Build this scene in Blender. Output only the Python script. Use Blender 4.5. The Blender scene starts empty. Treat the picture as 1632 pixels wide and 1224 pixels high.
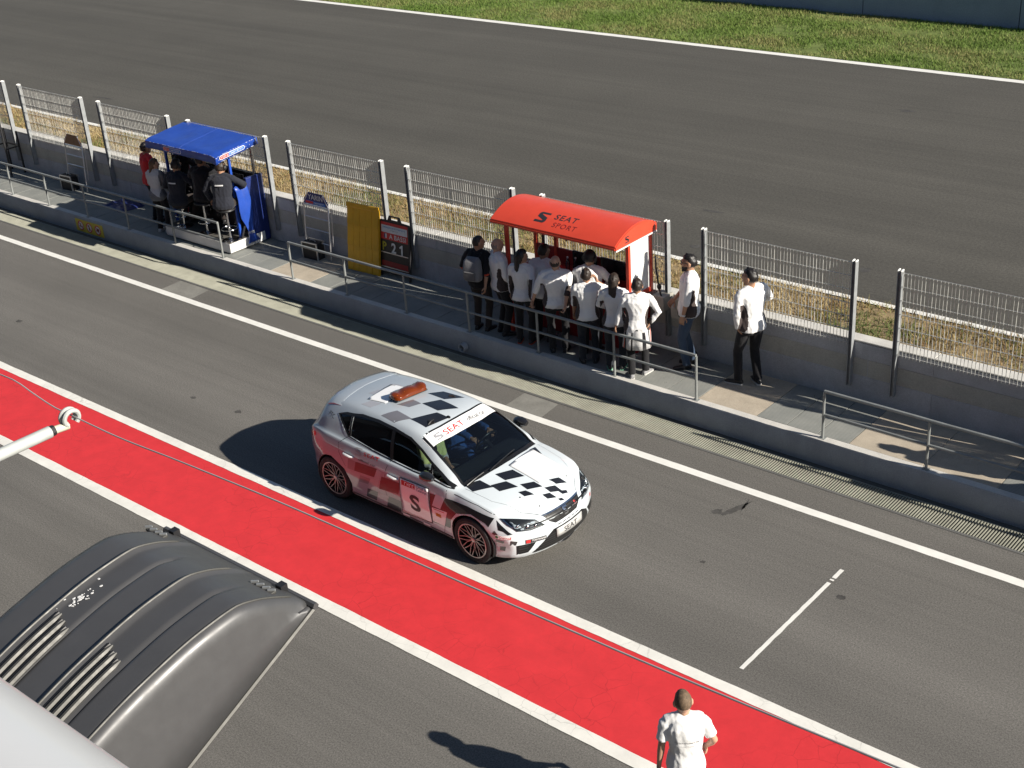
import bpy, bmesh, math, random
from mathutils import Vector, Matrix, noise
from mathutils.bvhtree import BVHTree
import numpy as np
R = math.radians
random.seed(7); rng = np.random.default_rng(7)
scene = bpy.context.scene
COL = scene.collection

# ------------------------------------------------------------------ camera
cam_d = bpy.data.cameras.new('camera'); cam = bpy.data.objects.new('camera', cam_d); COL.objects.link(cam)
def cam_axes(yaw, pitch, roll):
    f = Vector((math.sin(yaw)*math.cos(pitch), math.cos(yaw)*math.cos(pitch), -math.sin(pitch)))
    r = Vector((math.cos(yaw), -math.sin(yaw), 0)); u = r.cross(f)
    return r*math.cos(roll)+u*math.sin(roll), -r*math.sin(roll)+u*math.cos(roll), f
_r, _u, _f = cam_axes(R(-42.0607), R(26.6921), R(-4.1199))
cam.matrix_world = Matrix(((_r.x, _u.x, -_f.x, 0), (_r.y, _u.y, -_f.y, 0), (_r.z, _u.z, -_f.z, 9.482), (0, 0, 0, 1)))
cam_d.sensor_width = 36; cam_d.lens = 36*2153.03/1632
cam_d.clip_start = 0.05; cam_d.clip_end = 2000
scene.camera = cam

# ------------------------------------------------------------------ sky and sun
SUN = Vector((1.76, 0.30, 1.0)).normalized()
w = bpy.data.worlds.new('World'); scene.world = w; w.use_nodes = True
nt = w.node_tree; nt.nodes.clear()
sky = nt.nodes.new('ShaderNodeTexSky'); sky.sky_type = 'NISHITA'; sky.sun_disc = False
sky.sun_elevation = math.asin(SUN.z); sky.sun_rotation = math.atan2(SUN.x, SUN.y)
sky.altitude = 100; sky.air_density = 1.0; sky.dust_density = 0.4; sky.ozone_density = 2.0
bg = nt.nodes.new('ShaderNodeBackground'); bg.inputs['Strength'].default_value = 0.05
wo = nt.nodes.new('ShaderNodeOutputWorld')
nt.links.new(sky.outputs[0], bg.inputs[0]); nt.links.new(bg.outputs[0], wo.inputs[0])
sd = bpy.data.lights.new('sun', 'SUN'); sd.energy = 5.0; sd.angle = R(0.53); sd.color = (1.0, 0.93, 0.82)
so = bpy.data.objects.new('sun', sd); COL.objects.link(so)
so.rotation_euler = (-SUN).to_track_quat('-Z', 'Y').to_euler(); so.location = (20, 30, 40)
vs = scene.view_settings; vs.view_transform = 'Standard'; vs.look = 'None'; vs.gamma = 1; vs.use_curve_mapping = False
vs.exposure = 0.68

# ------------------------------------------------------------------ object helpers
def link(o, parent=None):
    COL.objects.link(o)
    if parent is not None: o.parent = parent
    return o
def tag(o, label=None, cat=None, group=None, kind=None):
    if label: o['label'] = label
    if cat: o['category'] = cat
    if group: o['group'] = group
    if kind: o['kind'] = kind
    return o
def empty(name, loc=(0, 0, 0), rz=0, label=None, cat=None, group=None):
    e = bpy.data.objects.new(name, None); e.empty_display_size = .2
    e.location = loc; e.rotation_euler = (0, 0, rz); COL.objects.link(e)
    return tag(e, label, cat, group)
def copy_tree(o, parent=None):
    c = o.copy(); COL.objects.link(c); c.parent = parent
    for ch in list(o.children): copy_tree(ch, c)
    return c

class MB:
    """collects shapes and links them as one mesh object"""
    def __init__(s): s.v = []; s.f = []; s.m = []; s.mi = 0
    def add(s, vs, fs):
        n = len(s.v); s.v += [tuple(p) for p in vs]; s.f += [tuple(i+n for i in q) for q in fs]; s.m += [s.mi]*len(fs); return s
    def box(s, x0, x1, y0, y1, z0, z1, M=None):
        vs = [Vector(p) for p in ((x0,y0,z0),(x1,y0,z0),(x1,y1,z0),(x0,y1,z0),(x0,y0,z1),(x1,y0,z1),(x1,y1,z1),(x0,y1,z1))]
        if M is not None: vs = [M @ p for p in vs]
        return s.add(vs, [(0,3,2,1),(4,5,6,7),(0,1,5,4),(1,2,6,5),(2,3,7,6),(3,0,4,7)])
    def bar(s, a, b, wx, wz, up=(0, 0, 1)):
        a = Vector(a); b = Vector(b); d = (b-a).normalized(); up = Vector(up)
        sx = d.cross(up)
        if sx.length < 1e-4: sx = d.cross(Vector((0, 1, 0)))
        sx.normalize(); sz = sx.cross(d)
        vs = []
        for p in (a, b):
            for i, j in ((-1,-1),(1,-1),(1,1),(-1,1)): vs.append(p+sx*(i*wx/2)+sz*(j*wz/2))
        return s.add(vs, [(0,1,2,3),(7,6,5,4),(0,4,5,1),(1,5,6,2),(2,6,7,3),(3,7,4,0)])
    def tube(s, pts, r, n=8, cap=True):
        pts = [Vector(p) for p in pts]; rs = r if isinstance(r, (list, tuple)) else [r]*len(pts)
        vs = []; prev = None
        for i, p in enumerate(pts):
            d = (pts[min(i+1, len(pts)-1)]-pts[max(i-1, 0)]).normalized()
            if prev is None:
                a = d.cross(Vector((0, 0, 1)))
                if a.length < 1e-3: a = d.cross(Vector((0, 1, 0)))
                a.normalize()
            else:
                a = prev - d*prev.dot(d); a.normalize()
            prev = a; b = d.cross(a)
            for k in range(n):
                t = 2*math.pi*k/n; vs.append(p+a*(math.cos(t)*rs[i])+b*(math.sin(t)*rs[i]))
        fs = []
        for i in range(len(pts)-1):
            for k in range(n):
                k2 = (k+1) % n; fs.append((i*n+k, i*n+k2, (i+1)*n+k2, (i+1)*n+k))
        if cap:
            fs.append(tuple(range(n-1, -1, -1))); o = (len(pts)-1)*n; fs.append(tuple(o+k for k in range(n)))
        return s.add(vs, fs)
    def rev(s, prof, n=24, M=None, close=False):
        """profile of (radius, height) pairs turned about local z"""
        vs = []; m = len(prof)
        for k in range(n):
            t = 2*math.pi*k/n
            for r, z in prof:
                p = Vector((r*math.cos(t), r*math.sin(t), z)); vs.append(M @ p if M is not None else p)
        fs = []
        for k in range(n):
            k2 = (k+1) % n
            for i in range(m-1 if not close else m):
                i2 = (i+1) % m; fs.append((k*m+i, k2*m+i, k2*m+i2, k*m+i2))
        return s.add(vs, fs)
    def loft(s, rings, cap=True):
        n = len(rings[0]); vs = [p for r in rings for p in r]; fs = []
        for i in range(len(rings)-1):
            for k in range(n):
                k2 = (k+1) % n; fs.append((i*n+k, i*n+k2, (i+1)*n+k2, (i+1)*n+k))
        if cap:
            fs.append(tuple(range(n-1, -1, -1))); o = (len(rings)-1)*n; fs.append(tuple(o+k for k in range(n)))
        return s.add(vs, fs)
    def prism(s, poly, z0, z1, M=None):
        n = len(poly); vs = [Vector((p[0], p[1], z)) for z in (z0, z1) for p in poly]
        if M is not None: vs = [M @ p for p in vs]
        return s.add(vs, [tuple(range(n-1, -1, -1)), tuple(range(n, 2*n))]+[(k, (k+1) % n, n+(k+1) % n, n+k) for k in range(n)])
    def ball(s, c, r, n=10, M=None):
        r = r if isinstance(r, (tuple, list)) else (r, r, r); c = Vector(c); vs = []; m = n//2+1
        for i in range(1, m):
            ph = math.pi*i/m
            for k in range(n):
                t = 2*math.pi*k/n; q = Vector((math.sin(ph)*math.cos(t)*r[0], math.sin(ph)*math.sin(t)*r[1], math.cos(ph)*r[2]))
                vs.append(c+(M @ q if M is not None else q))
        top = Vector((0, 0, r[2])); top = M @ top if M is not None else top
        vs += [c+top, c-top]; fs = []
        for i in range(m-2):
            for k in range(n):
                k2 = (k+1) % n; fs.append((i*n+k, (i+1)*n+k, (i+1)*n+k2, i*n+k2))
        a = len(vs)-2
        for k in range(n):
            k2 = (k+1) % n; fs.append((a, k, k2)); fs.append((a+1, (m-2)*n+k2, (m-2)*n+k))
        return s.add(vs, fs)
    def mesh(s, name):
        me = bpy.data.meshes.new(name); me.from_pydata(s.v, [], s.f); me.update(); return me
    def build(s, name, mats, parent=None, smooth=False, bevel=0, loc=None, fix=True):
        me = s.mesh(name)
        if fix:
            bm = bmesh.new(); bm.from_mesh(me); bmesh.ops.recalc_face_normals(bm, faces=bm.faces); bm.to_mesh(me); bm.free()
        mats = mats if isinstance(mats, (list, tuple)) else [mats]
        for m in mats: me.materials.append(m)
        if len(mats) > 1: me.polygons.foreach_set('material_index', s.m)
        o = bpy.data.objects.new(name, me); link(o, parent)
        if loc is not None: o.location = loc
        if smooth: finish(o, 40 if smooth is True else smooth)
        if bevel: b = o.modifiers.new('bevel', 'BEVEL'); b.width = bevel; b.segments = 2; b.limit_method = 'ANGLE'; b.angle_limit = R(40)
        return o
def finish(o, ang=40):
    me = o.data
    me.polygons.foreach_set('use_smooth', [True]*len(me.polygons))
    me.set_sharp_from_angle(angle=R(ang))
def mesh_obj(name, verts, faces, mats, parent=None, smooth=0, mi=None):
    me = bpy.data.meshes.new(name); me.from_pydata([tuple(v) for v in verts], [], [tuple(f) for f in faces])
    mats = mats if isinstance(mats, (list, tuple)) else [mats]
    for m in mats: me.materials.append(m)
    if mi is not None: me.polygons.foreach_set('material_index', mi)
    me.update(); o = bpy.data.objects.new(name, me); link(o, parent)
    if smooth: finish(o, smooth)
    return o

# ------------------------------------------------------------------ material helpers
class NT:
    def __init__(s, name):
        s.mat = bpy.data.materials.new(name); s.mat.use_nodes = True; s.t = s.mat.node_tree; s.n = s.t.nodes
        s.b = s.n['Principled BSDF']
    def node(s, kind, **kw):
        n = s.n.new(kind)
        for k, v in kw.items():
            if k in n.inputs.keys(): n.inputs[k].default_value = v
            else: setattr(n, k, v)
        return n
    def lk(s, a, b): s.t.links.new(a, b)
    def pos(s, scale=(1, 1, 1), obj=False):
        c = s.node('ShaderNodeTexCoord').outputs['Object'] if obj else s.node('ShaderNodeNewGeometry').outputs['Position']
        m = s.node('ShaderNodeMapping'); m.inputs['Scale'].default_value = scale; s.lk(c, m.inputs[0]); return m.outputs[0]
    def noise(s, vec, scale, detail=4, rough=.6, out='Fac'):
        n = s.node('ShaderNodeTexNoise'); n.inputs['Scale'].default_value = scale; n.inputs['Detail'].default_value = detail
        n.inputs['Roughness'].default_value = rough; s.lk(vec, n.inputs['Vector']); return n.outputs[out]
    def ramp(s, fac, stops):
        r = s.node('ShaderNodeValToRGB'); e = r.color_ramp.elements
        while len(e) < len(stops): e.new(.5)
        for i, (p, c) in enumerate(stops):
            e[i].position = p; e[i].color = (c, c, c, 1) if isinstance(c, (int, float)) else (*c, 1)
        s.lk(fac, r.inputs[0]); return r.outputs[0]
    def mix(s, a, b, fac, mode='MIX'):
        m = s.node('ShaderNodeMix', data_type='RGBA', blend_type=mode)
        for i, x in ((6, a), (7, b)):
            if isinstance(x, tuple): m.inputs[i].default_value = (*x, 1)
            else: s.lk(x, m.inputs[i])
        if isinstance(fac, (int, float)): m.inputs[0].default_value = fac
        else: s.lk(fac, m.inputs[0])
        return m.outputs[2]
    def math(s, op, a, b=None):
        m = s.node('ShaderNodeMath', operation=op)
        for i, x in enumerate((a, b)):
            if x is None: continue
            if isinstance(x, (int, float)): m.inputs[i].default_value = x
            else: s.lk(x, m.inputs[i])
        return m.outputs[0]
    def bump(s, h, strength=.3, dist=.01):
        b = s.node('ShaderNodeBump'); b.inputs['Strength'].default_value = strength; b.inputs['Distance'].default_value = dist
        s.lk(h, b.inputs['Height']); s.lk(b.outputs[0], s.b.inputs['Normal'])
    def base(s, c):
        if isinstance(c, tuple): s.b.inputs['Base Color'].default_value = (*c, 1)
        else: s.lk(c, s.b.inputs['Base Color'])
    def set(s, rough=None, metal=None, coat=None, spec=None):
        if rough is not None:
            if isinstance(rough, (int, float)): s.b.inputs['Roughness'].default_value = rough
            else: s.lk(rough, s.b.inputs['Roughness'])
        if metal is not None: s.b.inputs['Metallic'].default_value = metal
        if coat is not None: s.b.inputs['Coat Weight'].default_value = coat; s.b.inputs['Coat Roughness'].default_value = .03
        if spec is not None: s.b.inputs['Specular IOR Level'].default_value = spec
        return s.mat
def plain(name, c, rough=.6, metal=0, coat=None, var=.12, scale=6, spec=None, bump=0, bscale=60):
    """a colour with slight wear variation, so that no surface is dead flat"""
    n = NT(name); p = n.pos(obj=True)
    f = n.noise(p, scale, 5, .65)
    lo = tuple(x*(1-var) for x in c); hi = tuple(min(1, x*(1+var*.6)) for x in c)
    n.base(n.mix(lo, hi, n.ramp(f, [(.3, 0.), (.7, 1.)])))
    if bump: n.bump(n.noise(p, bscale, 3), bump, .004)
    rr = n.ramp(n.noise(p, scale*2.3, 4), [(.3, max(0, rough-.07)), (.7, min(1, rough+.07))])
    return n.set(rough=rr, metal=metal, coat=coat, spec=spec)

# ================================================================== materials of the setting
def m_asphalt(name, lo, hi, tint, streak=.25, grain=150):
    n = NT(name); p = n.pos()
    g = n.noise(p, grain, 3, .7); g2 = n.noise(p, grain*.33, 2, .5)
    agg = n.ramp(n.mix(g, g2, .3), [(.34, lo), (.5, (lo+hi)/2), (.68, hi)])
    blot = n.ramp(n.noise(p, .55, 5, .6), [(.3, .94), (.7, 1.05)])
    st = n.ramp(n.noise(n.pos((.03, 1.9, 1)), 1.0, 5, .62), [(.3, 1-streak), (.72, 1+streak*.45)])
    st2 = n.ramp(n.noise(n.pos((.10, 8, 1)), 1.0, 3, .6), [(.32, 1-streak*.75), (.62, 1.0)])
    c = n.mix(agg, blot, 1.0, 'MULTIPLY'); c = n.mix(c, st, 1.0, 'MULTIPLY'); c = n.mix(c, st2, 1.0, 'MULTIPLY')
    st4 = n.ramp(n.noise(n.pos((.018, .42, 1)), 1.0, 4, .6), [(.3, .84), (.7, 1.10)]); c = n.mix(c, st4, 1.0, 'MULTIPLY')
    st3 = n.ramp(n.noise(n.pos((.035, 4.2, 1)), 1.0, 4, .55), [(.24, 1-streak*1.6), (.36, 1.0)])
    c = n.mix(c, st3, 1.0, 'MULTIPLY'); c = n.mix(c, tint, 1.0, 'MULTIPLY')
    n.base(c); n.bump(g, .35, .006)
    return n.set(rough=.82, spec=.35)
M_PIT = m_asphalt('pit_lane_asphalt', .036, .265, (1.0, .95, .87), .11)
M_TRACK = m_asphalt('track_asphalt', .038, .138, (1.0, .94, .81), .11, 60)
def m_paint(name, c, wear=(.09, .085, .08), amount=.72, crack=True):
    n = NT(name); p = n.pos()
    f = n.noise(p, 3.2, 6, .7)
    chips = n.ramp(n.noise(p, 34, 4, .75), [(amount, 0.), (amount+.05, .8)])
    d = n.ramp(f, [(.25, .83), (.75, 1.05)])
    col = n.mix(c, d, 1.0, 'MULTIPLY')
    if crack:
        v = n.node('ShaderNodeTexVoronoi', feature='DISTANCE_TO_EDGE'); v.inputs['Scale'].default_value = 4.2
        pw = n.mix(p, n.noise(p, 2.5, 4, .7, 'Color'), .12, 'ADD'); n.lk(pw, v.inputs['Vector'])
        cr = n.ramp(v.outputs['Distance'], [(0.0, .5), (.022, 0.)])
        gate = n.ramp(n.noise(p, .9, 3), [(.45, 0.), (.6, 1.)])
        col = n.mix(col, tuple(x*.45 for x in c), n.math('MULTIPLY', cr, gate))
    col = n.mix(col, wear, chips); n.base(col)
    n.bump(n.noise(p, 90, 3), .2, .004)
    return n.set(rough=.62, spec=.35)
M_WHITE = m_paint('white_road_paint', (.78, .765, .71), amount=.7)
M_WHITE2 = m_paint('fresh_white_road_paint', (.80, .79, .745), amount=.76, crack=False)
M_RED = m_paint('red_coating', (.64, .036, .042), (.30, .02, .02), .74)
def m_concrete(name, c, var=.16, scale=2.5, stain=.3, grain=80):
    n = NT(name); p = n.pos()
    f = n.noise(p, scale, 6, .68); g = n.noise(p, grain, 3, .6)
    col = n.mix(tuple(x*(1-var) for x in c), tuple(min(1, x*(1+var)) for x in c), n.ramp(f, [(.28, 0.), (.72, 1.)]))
    col = n.mix(col, n.ramp(g, [(.3, .82), (.7, 1.08)]), 1.0, 'MULTIPLY')
    s = n.ramp(n.noise(n.pos((1.2, 1.2, .35)), 2.2, 5, .7), [(.52, 0.), (.75, stain)])
    col = n.mix(col, tuple(x*.5 for x in c), s)
    n.base(col); n.bump(n.mix(g, f, .5), .3, .006)
    return n.set(rough=.85, spec=.25)
M_CONC = m_concrete('grey_concrete', (.43, .445, .47))
M_CONCB = m_concrete('beige_concrete', (.42, .415, .375), .13)
M_CAP = m_concrete('pale_concrete', (.58, .565, .53), .12, 4)
M_KERB = m_concrete('kerb_concrete', (.34, .36, .39), .12, 2, .35)  # cool shade of the kerb face mixed into the concrete colour
M_SLAB = m_concrete('sandstone_slab', (.43, .375, .30), .14, 3.5, .35)
M_MORTAR = m_concrete('pale_mortar', (.52, .51, .48))
M_DIRT = m_concrete('dark_channel', (.03, .03, .028), .3, 8)
M_PATCH = m_concrete('concrete_patch', (.22, .215, .195), .2, 3)
def m_plate():
    n = NT('ribbed_grey_plate'); p = n.pos()
    wv = n.node('ShaderNodeTexWave', bands_direction='Y'); wv.inputs['Scale'].default_value = 9.5; n.lk(p, wv.inputs[0])
    f = n.noise(p, 2.2, 6, .65)
    c = n.mix((.205, .215, .205), (.285, .29, .27), n.ramp(f, [(.3, 0.), (.7, 1.)]))
    c = n.mix(c, n.ramp(wv.outputs['Fac'], [(.2, .78), (.6, 1.06)]), 1.0, 'MULTIPLY')
    sp = n.ramp(n.noise(p, 13, 2, .4), [(.75, 0.), (.79, .8)])
    n.base(n.mix(c, (.04, .04, .04), sp)); n.bump(wv.outputs['Fac'], .4, .005)
    return n.set(rough=.7, spec=.3)
M_PLATE = m_plate()
M_GALV = plain('galvanised_steel', (.31, .325, .335), .5, .25, var=.2, scale=9)
M_WIRE = plain('galvanised_wire', (.60, .60, .57), .45, .4, var=.15, scale=4)
M_RAIL = plain('grey_rail_paint', (.27, .285, .28), .5, .2, var=.2, scale=5)
M_GRATE = plain('dusty_grate_steel', (.31, .31, .255), .7, .1, var=.2, scale=3)
M_BLACK = plain('black_plastic', (.018, .018, .02), .5, var=.3)
M_SOIL = m_concrete('dry_soil', (.30, .225, .125), .3, 5, .3, 40)
M_SOILG = m_concrete('green_soil', (.14, .18, .05), .35, 1.2, .2, 30)
M_GROUND = m_concrete('distant_ground', (.12, .115, .10), .2, .3)

def sheet(name, x0, x1, y0, y1, z, mat, nx=1, ny=1, parent=None):
    vs = [(x0+(x1-x0)*i/nx, y0+(y1-y0)*j/ny, z) for j in range(ny+1) for i in range(nx+1)]
    fs = [(j*(nx+1)+i, j*(nx+1)+i+1, (j+1)*(nx+1)+i+1, (j+1)*(nx+1)+i) for j in range(ny) for i in range(nx)]
    o = mesh_obj(name, vs, fs, mat, parent)
    if parent is None: tag(o, kind='structure')
    return o
# ------------------------------------------------------------------ ground, lane, track
X0, X1 = -75.0, 30.0
tag(sheet('ground', -600, 600, -500, 700, -.03, M_GROUND), kind='structure')
pit = sheet('pit_lane', X0, X1, -6, 13.93, 0, M_PIT)
track = sheet('main_straight', X0, X1, 19.66, 34.46, 0, M_TRACK)
sheet('dry_verge', X0, X1, 15.95, 19.66, -.012, M_SOIL)
sheet('far_verge', X0, X1, 34.40, 41.5, -.012, M_SOILG)
def ragged(name, x0, x1, y0, y1, z, mat, parent, step=.06, amp=.006, chip=.0):
    """painted band whose long edges wander like brushed or worn paint"""
    n = int((x1-x0)/step); vs = []; fs = []
    for i in range(n+1):
        x = x0+(x1-x0)*i/n
        a = noise.noise((x*2.3, y0*7, 1))*amp+noise.noise((x*11, y0*5, 4))*amp*.6
        b = noise.noise((x*2.3, y1*7, 9))*amp+noise.noise((x*11, y1*5, 7))*amp*.6
        if chip:
            c = noise.noise((x*1.7, 3.3, y1)); d = noise.noise((x*19, 5.1, y1))
            if c > .25 and d > .1: b -= chip*(d-.1)*2
        vs += [(x, y0+a, z), (x, y1+b, z)]
    for i in range(n): fs.append((2*i, 2*i+2, 2*i+3, 2*i+1))
    return mesh_obj(name, vs, fs, mat, parent)
XV0, XV1 = -60, 12
red = ragged('red_strip', XV0, XV1, 8.36, 9.71, .004, M_RED, None, .1, .004); tag(red, kind='structure')
ragged('white_border_line', XV0, XV1, 9.690, 9.842, .008, M_WHITE, red, .06, .006)
ragged('white_border_line', XV0, XV1, 8.205, 8.372, .008, M_WHITE, red, .06, .006)
ragged('white_line', XV0, XV1, 13.252, 13.392, .004, M_WHITE2, pit, .06, .005)
ragged('white_edge_line', XV0, XV1, 19.66, 19.80, .004, M_WHITE2, track, .2, .006)
ragged('white_edge_line', -70, 25, 34.16, 34.42, .004, M_WHITE2, track, .3, .01)
# worn stop line across the lane
mb = MB()
def seg(y0, y1, w=.052):
    n = max(2, int((y1-y0)/.05)); vs = []; fs = []
    for i in range(n+1):
        y = y0+(y1-y0)*i/n; j = noise.noise((y*9, 2, 2))*.006
        vs += [(-6.13+j, y, .004), (-6.13+w+noise.noise((y*7, 8, 1))*.006, y, .004)]
    for i in range(n): fs.append((2*i, 2*i+1, 2*i+3, 2*i+2))
    mb.add(vs, fs)
seg(10.13, 12.08); seg(12.13, 12.16); seg(12.19, 12.40)
mb.build('white_stop_line', M_WHITE2, pit, fix=False)
# stains and repair patches lying on the asphalt
M_STAIN = m_concrete('oil_stain', (.075, .072, .068), .4, 9)
def blot(name, x, y, rx, ry, mat, ang=0, z=.003, n=26, rough=.35):
    vs = []
    for k in range(n):
        t = 2*math.pi*k/n; q = 1+rough*noise.noise((math.cos(t)*2+x*3, math.sin(t)*2, y))*1.6
        a, b = rx*q*math.cos(t), ry*q*math.sin(t)
        vs.append((x+a*math.cos(ang)-b*math.sin(ang), y+a*math.sin(ang)+b*math.cos(ang), z))
    return mesh_obj(name, vs, [tuple(range(n))], mat, pit)
for (x, y, rx, ry, a) in ((-7.86, 12.83, .05, .24, -.25), (-7.80, 12.98, .02, .13, .2), (-8.02, 12.66, .06, .07, 0), (-7.55, 11.6, .035, .03, 0), (-5.85, 11.9, .05, .05, 0), (-15.6, 10.95, .06, .05, 0), (-16.6, 10.86, .05, .04, 0), (-21.9, 11.0, .07, .05, 0), (-13.9, 8.9-1.3, .05, .05, 0)):
    blot('oil_stain', x, y, rx, ry, M_STAIN, a)
for (x, y, rx, ry, a) in ((-34.6, 21.6, .4, .05, .1), (-24.5, 20.6, .2, .1, .4), (-14.2, 22.2, .26, .05, .1), (-10.2, 20.95, .13, .11, .3), (-14.0, 30.6, .22, .1, .1), (-13.4, 20.4, .15, .09, .2)):
    o = blot('rubber_mark', x, y, rx, ry, M_STAIN, a); o.parent = track
for (x0, x1) in ((-12.25, -11.55), (-20.85, -19.95)):
    mesh_obj('repair_patch', [(x0, 13.40, .003), (x1, 13.40, .003), (x1-.05, 13.86, .003), (x0-.02, 13.87, .003)], [(0, 1, 2, 3)], M_PATCH, pit)

# ------------------------------------------------------------------ drain channel in front of the kerb
ch = sheet('drain_channel', X0, X1, 13.93, 14.50, -.13, M_DIRT, 60, 1)
mb = MB(); mb.box(X0, X1, 13.885, 13.93, -.13, .006); mb.build('channel_frame', m_concrete('dark_steel_edge', (.13, .13, .125)), ch)
mb = MB(); mb.box(X0, X1, 14.325, 14.345, -.13, .0); mb.build('channel_frame', M_GRATE, ch)
mb = MB(); x = -34.0
while x < 1.0:
    mb.box(x, x+.0125, 13.93, 14.325, -.02, .002); x += .0375
o = mb.build('grate_bar', M_GRATE, ch, fix=False); tag(o, kind='stuff')
for (y, z, r, sd_) in ((14.40, -.10, .028, 1), (14.445, -.085, .02, 5)):
    mb = MB(); pts = [(-34+i*.5, y+noise.noise((i*.3, sd_, 0))*.02, z+noise.noise((i*.21, sd_, 3))*.012) for i in range(72)]
    mb.tube(pts, r, 6); tag(mb.build('cable', M_BLACK, None, True), 'thick black cable lying in the drain beside the kerb' if sd_ == 1 else 'thinner black cable running along the foot of the kerb', 'cable', 'cables in the drain')

# ------------------------------------------------------------------ raised walkway
ZP = .348
wk = sheet('walkway', X0, X1, 14.60, 15.80, ZP-.012, M_MORTAR, 10, 1)
# kerb: cast beam with a chipped front arris
n = int(37/.07); vs = []; fs = []
for i in range(n+1):
    x = -36+37*i/n; j = noise.noise((x*1.3, 0, 0))*.006+noise.noise((x*9, 2, 0))*.005
    c = max(0, noise.noise((x*14, 7, 0))-.25)*.05*(1 if noise.noise((x*.8, 4, 4)) > 0 else .2)
    zt = ZP+.004+noise.noise((x*.9, 5, 1))*.004
    vs += [(x, 14.48, -.13), (x, 14.477+j*.5, .1), (x, 14.477+j, zt-.022-c), (x, 14.487+j+c*.7, zt-.002), (x, 14.605, zt), (x, 14.605, 0)]
for i in range(n):
    for k in range(5): fs.append((i*6+k, (i+1)*6+k, (i+1)*6+k+1, i*6+k+1))
o = mesh_obj('kerb', vs, fs, [M_KERB, M_CAP], mi=[1 if k == 3 else 0 for i in range(n) for k in range(5)]); tag(o, kind='structure'); finish(o, 35)
kerb = o
# slabs: ribbed grey plates with sandstone slabs between
seams = []
def run(a, b, kind, w):
    k = max(1, round((b-a)/w))
    for i in range(k): seams.append((a+(b-a)*i/k, a+(b-a)*(i+1)/k, kind))
run(-35.5, -19.02, 0, .515); run(-19.02, -17.94, 1, 1.08); run(-17.94, -9.60, 0, .52); run(-9.60, -8.62, 1, .98)
run(-8.62, -7.20, 0, .474); run(-7.20, -6.15, 1, 1.05); run(-6.15, -5.16, 1, .99); run(-5.16, -3.2, 0, .49); run(-3.2, -1.2, 1, 1.0); run(-1.2, .9, 0, .5)
slab_me = {}
for (a, b, k) in seams:
    L = round(b-a, 3)
    if (L, k) not in slab_me:
        m = MB(); m.box(-L/2+.007, L/2-.007, -.5815, .5815, -.05, 0); me = m.mesh('slab'); me.materials.append(M_SLAB if k else M_PLATE); slab_me[(L, k)] = me
    o = bpy.data.objects.new('paving_slab' if k else 'ribbed_plate', slab_me[(L, k)]); link(o, wk)
    o.location = ((a+b)/2, 15.1935, ZP+random.uniform(-.003, .003)); o.rotation_euler = (R(random.uniform(-.15, .15)), R(random.uniform(-.2, .2)), 0)

# ------------------------------------------------------------------ pit wall of concrete blocks in three courses
wall = empty('pit_wall', (-15, 15.89, .2), 0, 'grey concrete block wall between the walkway and the race track', 'wall')
blk = {}
def block(x0, x1, z0, z1, mat, name, y0=15.79, y1=15.99):
    L = round(x1-x0, 2)
    key = (L, z0, mat.name)
    if key not in blk:
        m = MB(); m.box(-L/2+.004, L/2-.004, y0-15.89, y1-15.89, z0+.004, z1-.004); me = m.mesh(name); me.materials.append(mat); blk[key] = me
    o = bpy.data.objects.new(name, blk[key]); link(o, wall); o.location = ((x0+x1)/2+15, random.uniform(-.003, .003), -.2)
    b = o.modifiers.new('bevel', 'BEVEL'); b.width = .006; b.segments = 1
xs = [-37.2+3.06*i for i in range(14)]
for i in range(len(xs)-1):
    block(xs[i], xs[i+1], .30, .742, M_CONC, 'concrete_block')
    block(xs[i], xs[i+1], 1.015, 1.255, M_CONC, 'concrete_block')
    block(xs[i], xs[i+1], 1.258, 1.291, M_CAP, 'coping_stone', 15.782, 15.995)
for i in range(-1, len(xs)-1):
    block(xs[0]+3.06*i+2.1, xs[0]+3.06*(i+1)+2.1, .742, 1.015, M_CONCB, 'concrete_block', 15.793, 15.98)
mb = MB(); mb.box(-22.2, 17.2, -.092, .085, -.15, 1.04); mb.build('core', M_CONC, wall)

# ------------------------------------------------------------------ wire mesh fence panels on the wall
def fence_panel(xa, xb, label):
    t = empty('mesh_fence_panel', ((xa+xb)/2, 15.73, .585), 0, label, 'fence panel', 'wire mesh panels along the pit wall')
    hw = (xb-xa)/2
    for s in (-1, 1):
        m = MB(); cx = s*hw
        m.box(cx-.028, cx-.021, -.03, .058, 0, 1.876); m.box(cx+.021, cx+.028, -.03, .058, 0, 1.870)
        m.box(cx-.021, cx+.021, .012, .020, 0, 1.860)
        o = m.build('post', M_GALV, t)
        m = MB()
        for sx in (-.024, .024): m.ball((cx+sx, .012, 1.882), (.014, .045, .016), 8)
        m.build('post_cap', plain('white_cap', (.75, .75, .72), .5) if 'white_cap' not in bpy.data.materials else bpy.data.materials['white_cap'], o, True)
    for z in (1.855, 1.655, 1.455, 1.255, 1.055, .855, .655):
        m = MB(); m.tube([(-hw+.03, 0, z), (hw-.03, 0, z)], .006, 5); m.build('rail', M_WIRE, t)
    m = MB(); k = 46
    for i in range(k):
        x = -hw+.06+(2*hw-.12)*i/(k-1)+random.uniform(-.002, .002); w_ = random.uniform(-.002, .002)
        m.tube([(x, -.008, .625), (x+w_, -.008+random.uniform(-.004, .002), 1.2), (x, -.008, 1.858)], .0052, 4)
    tag(m.build('wire_mesh', M_WIRE, t, fix=False), kind='stuff')
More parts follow.
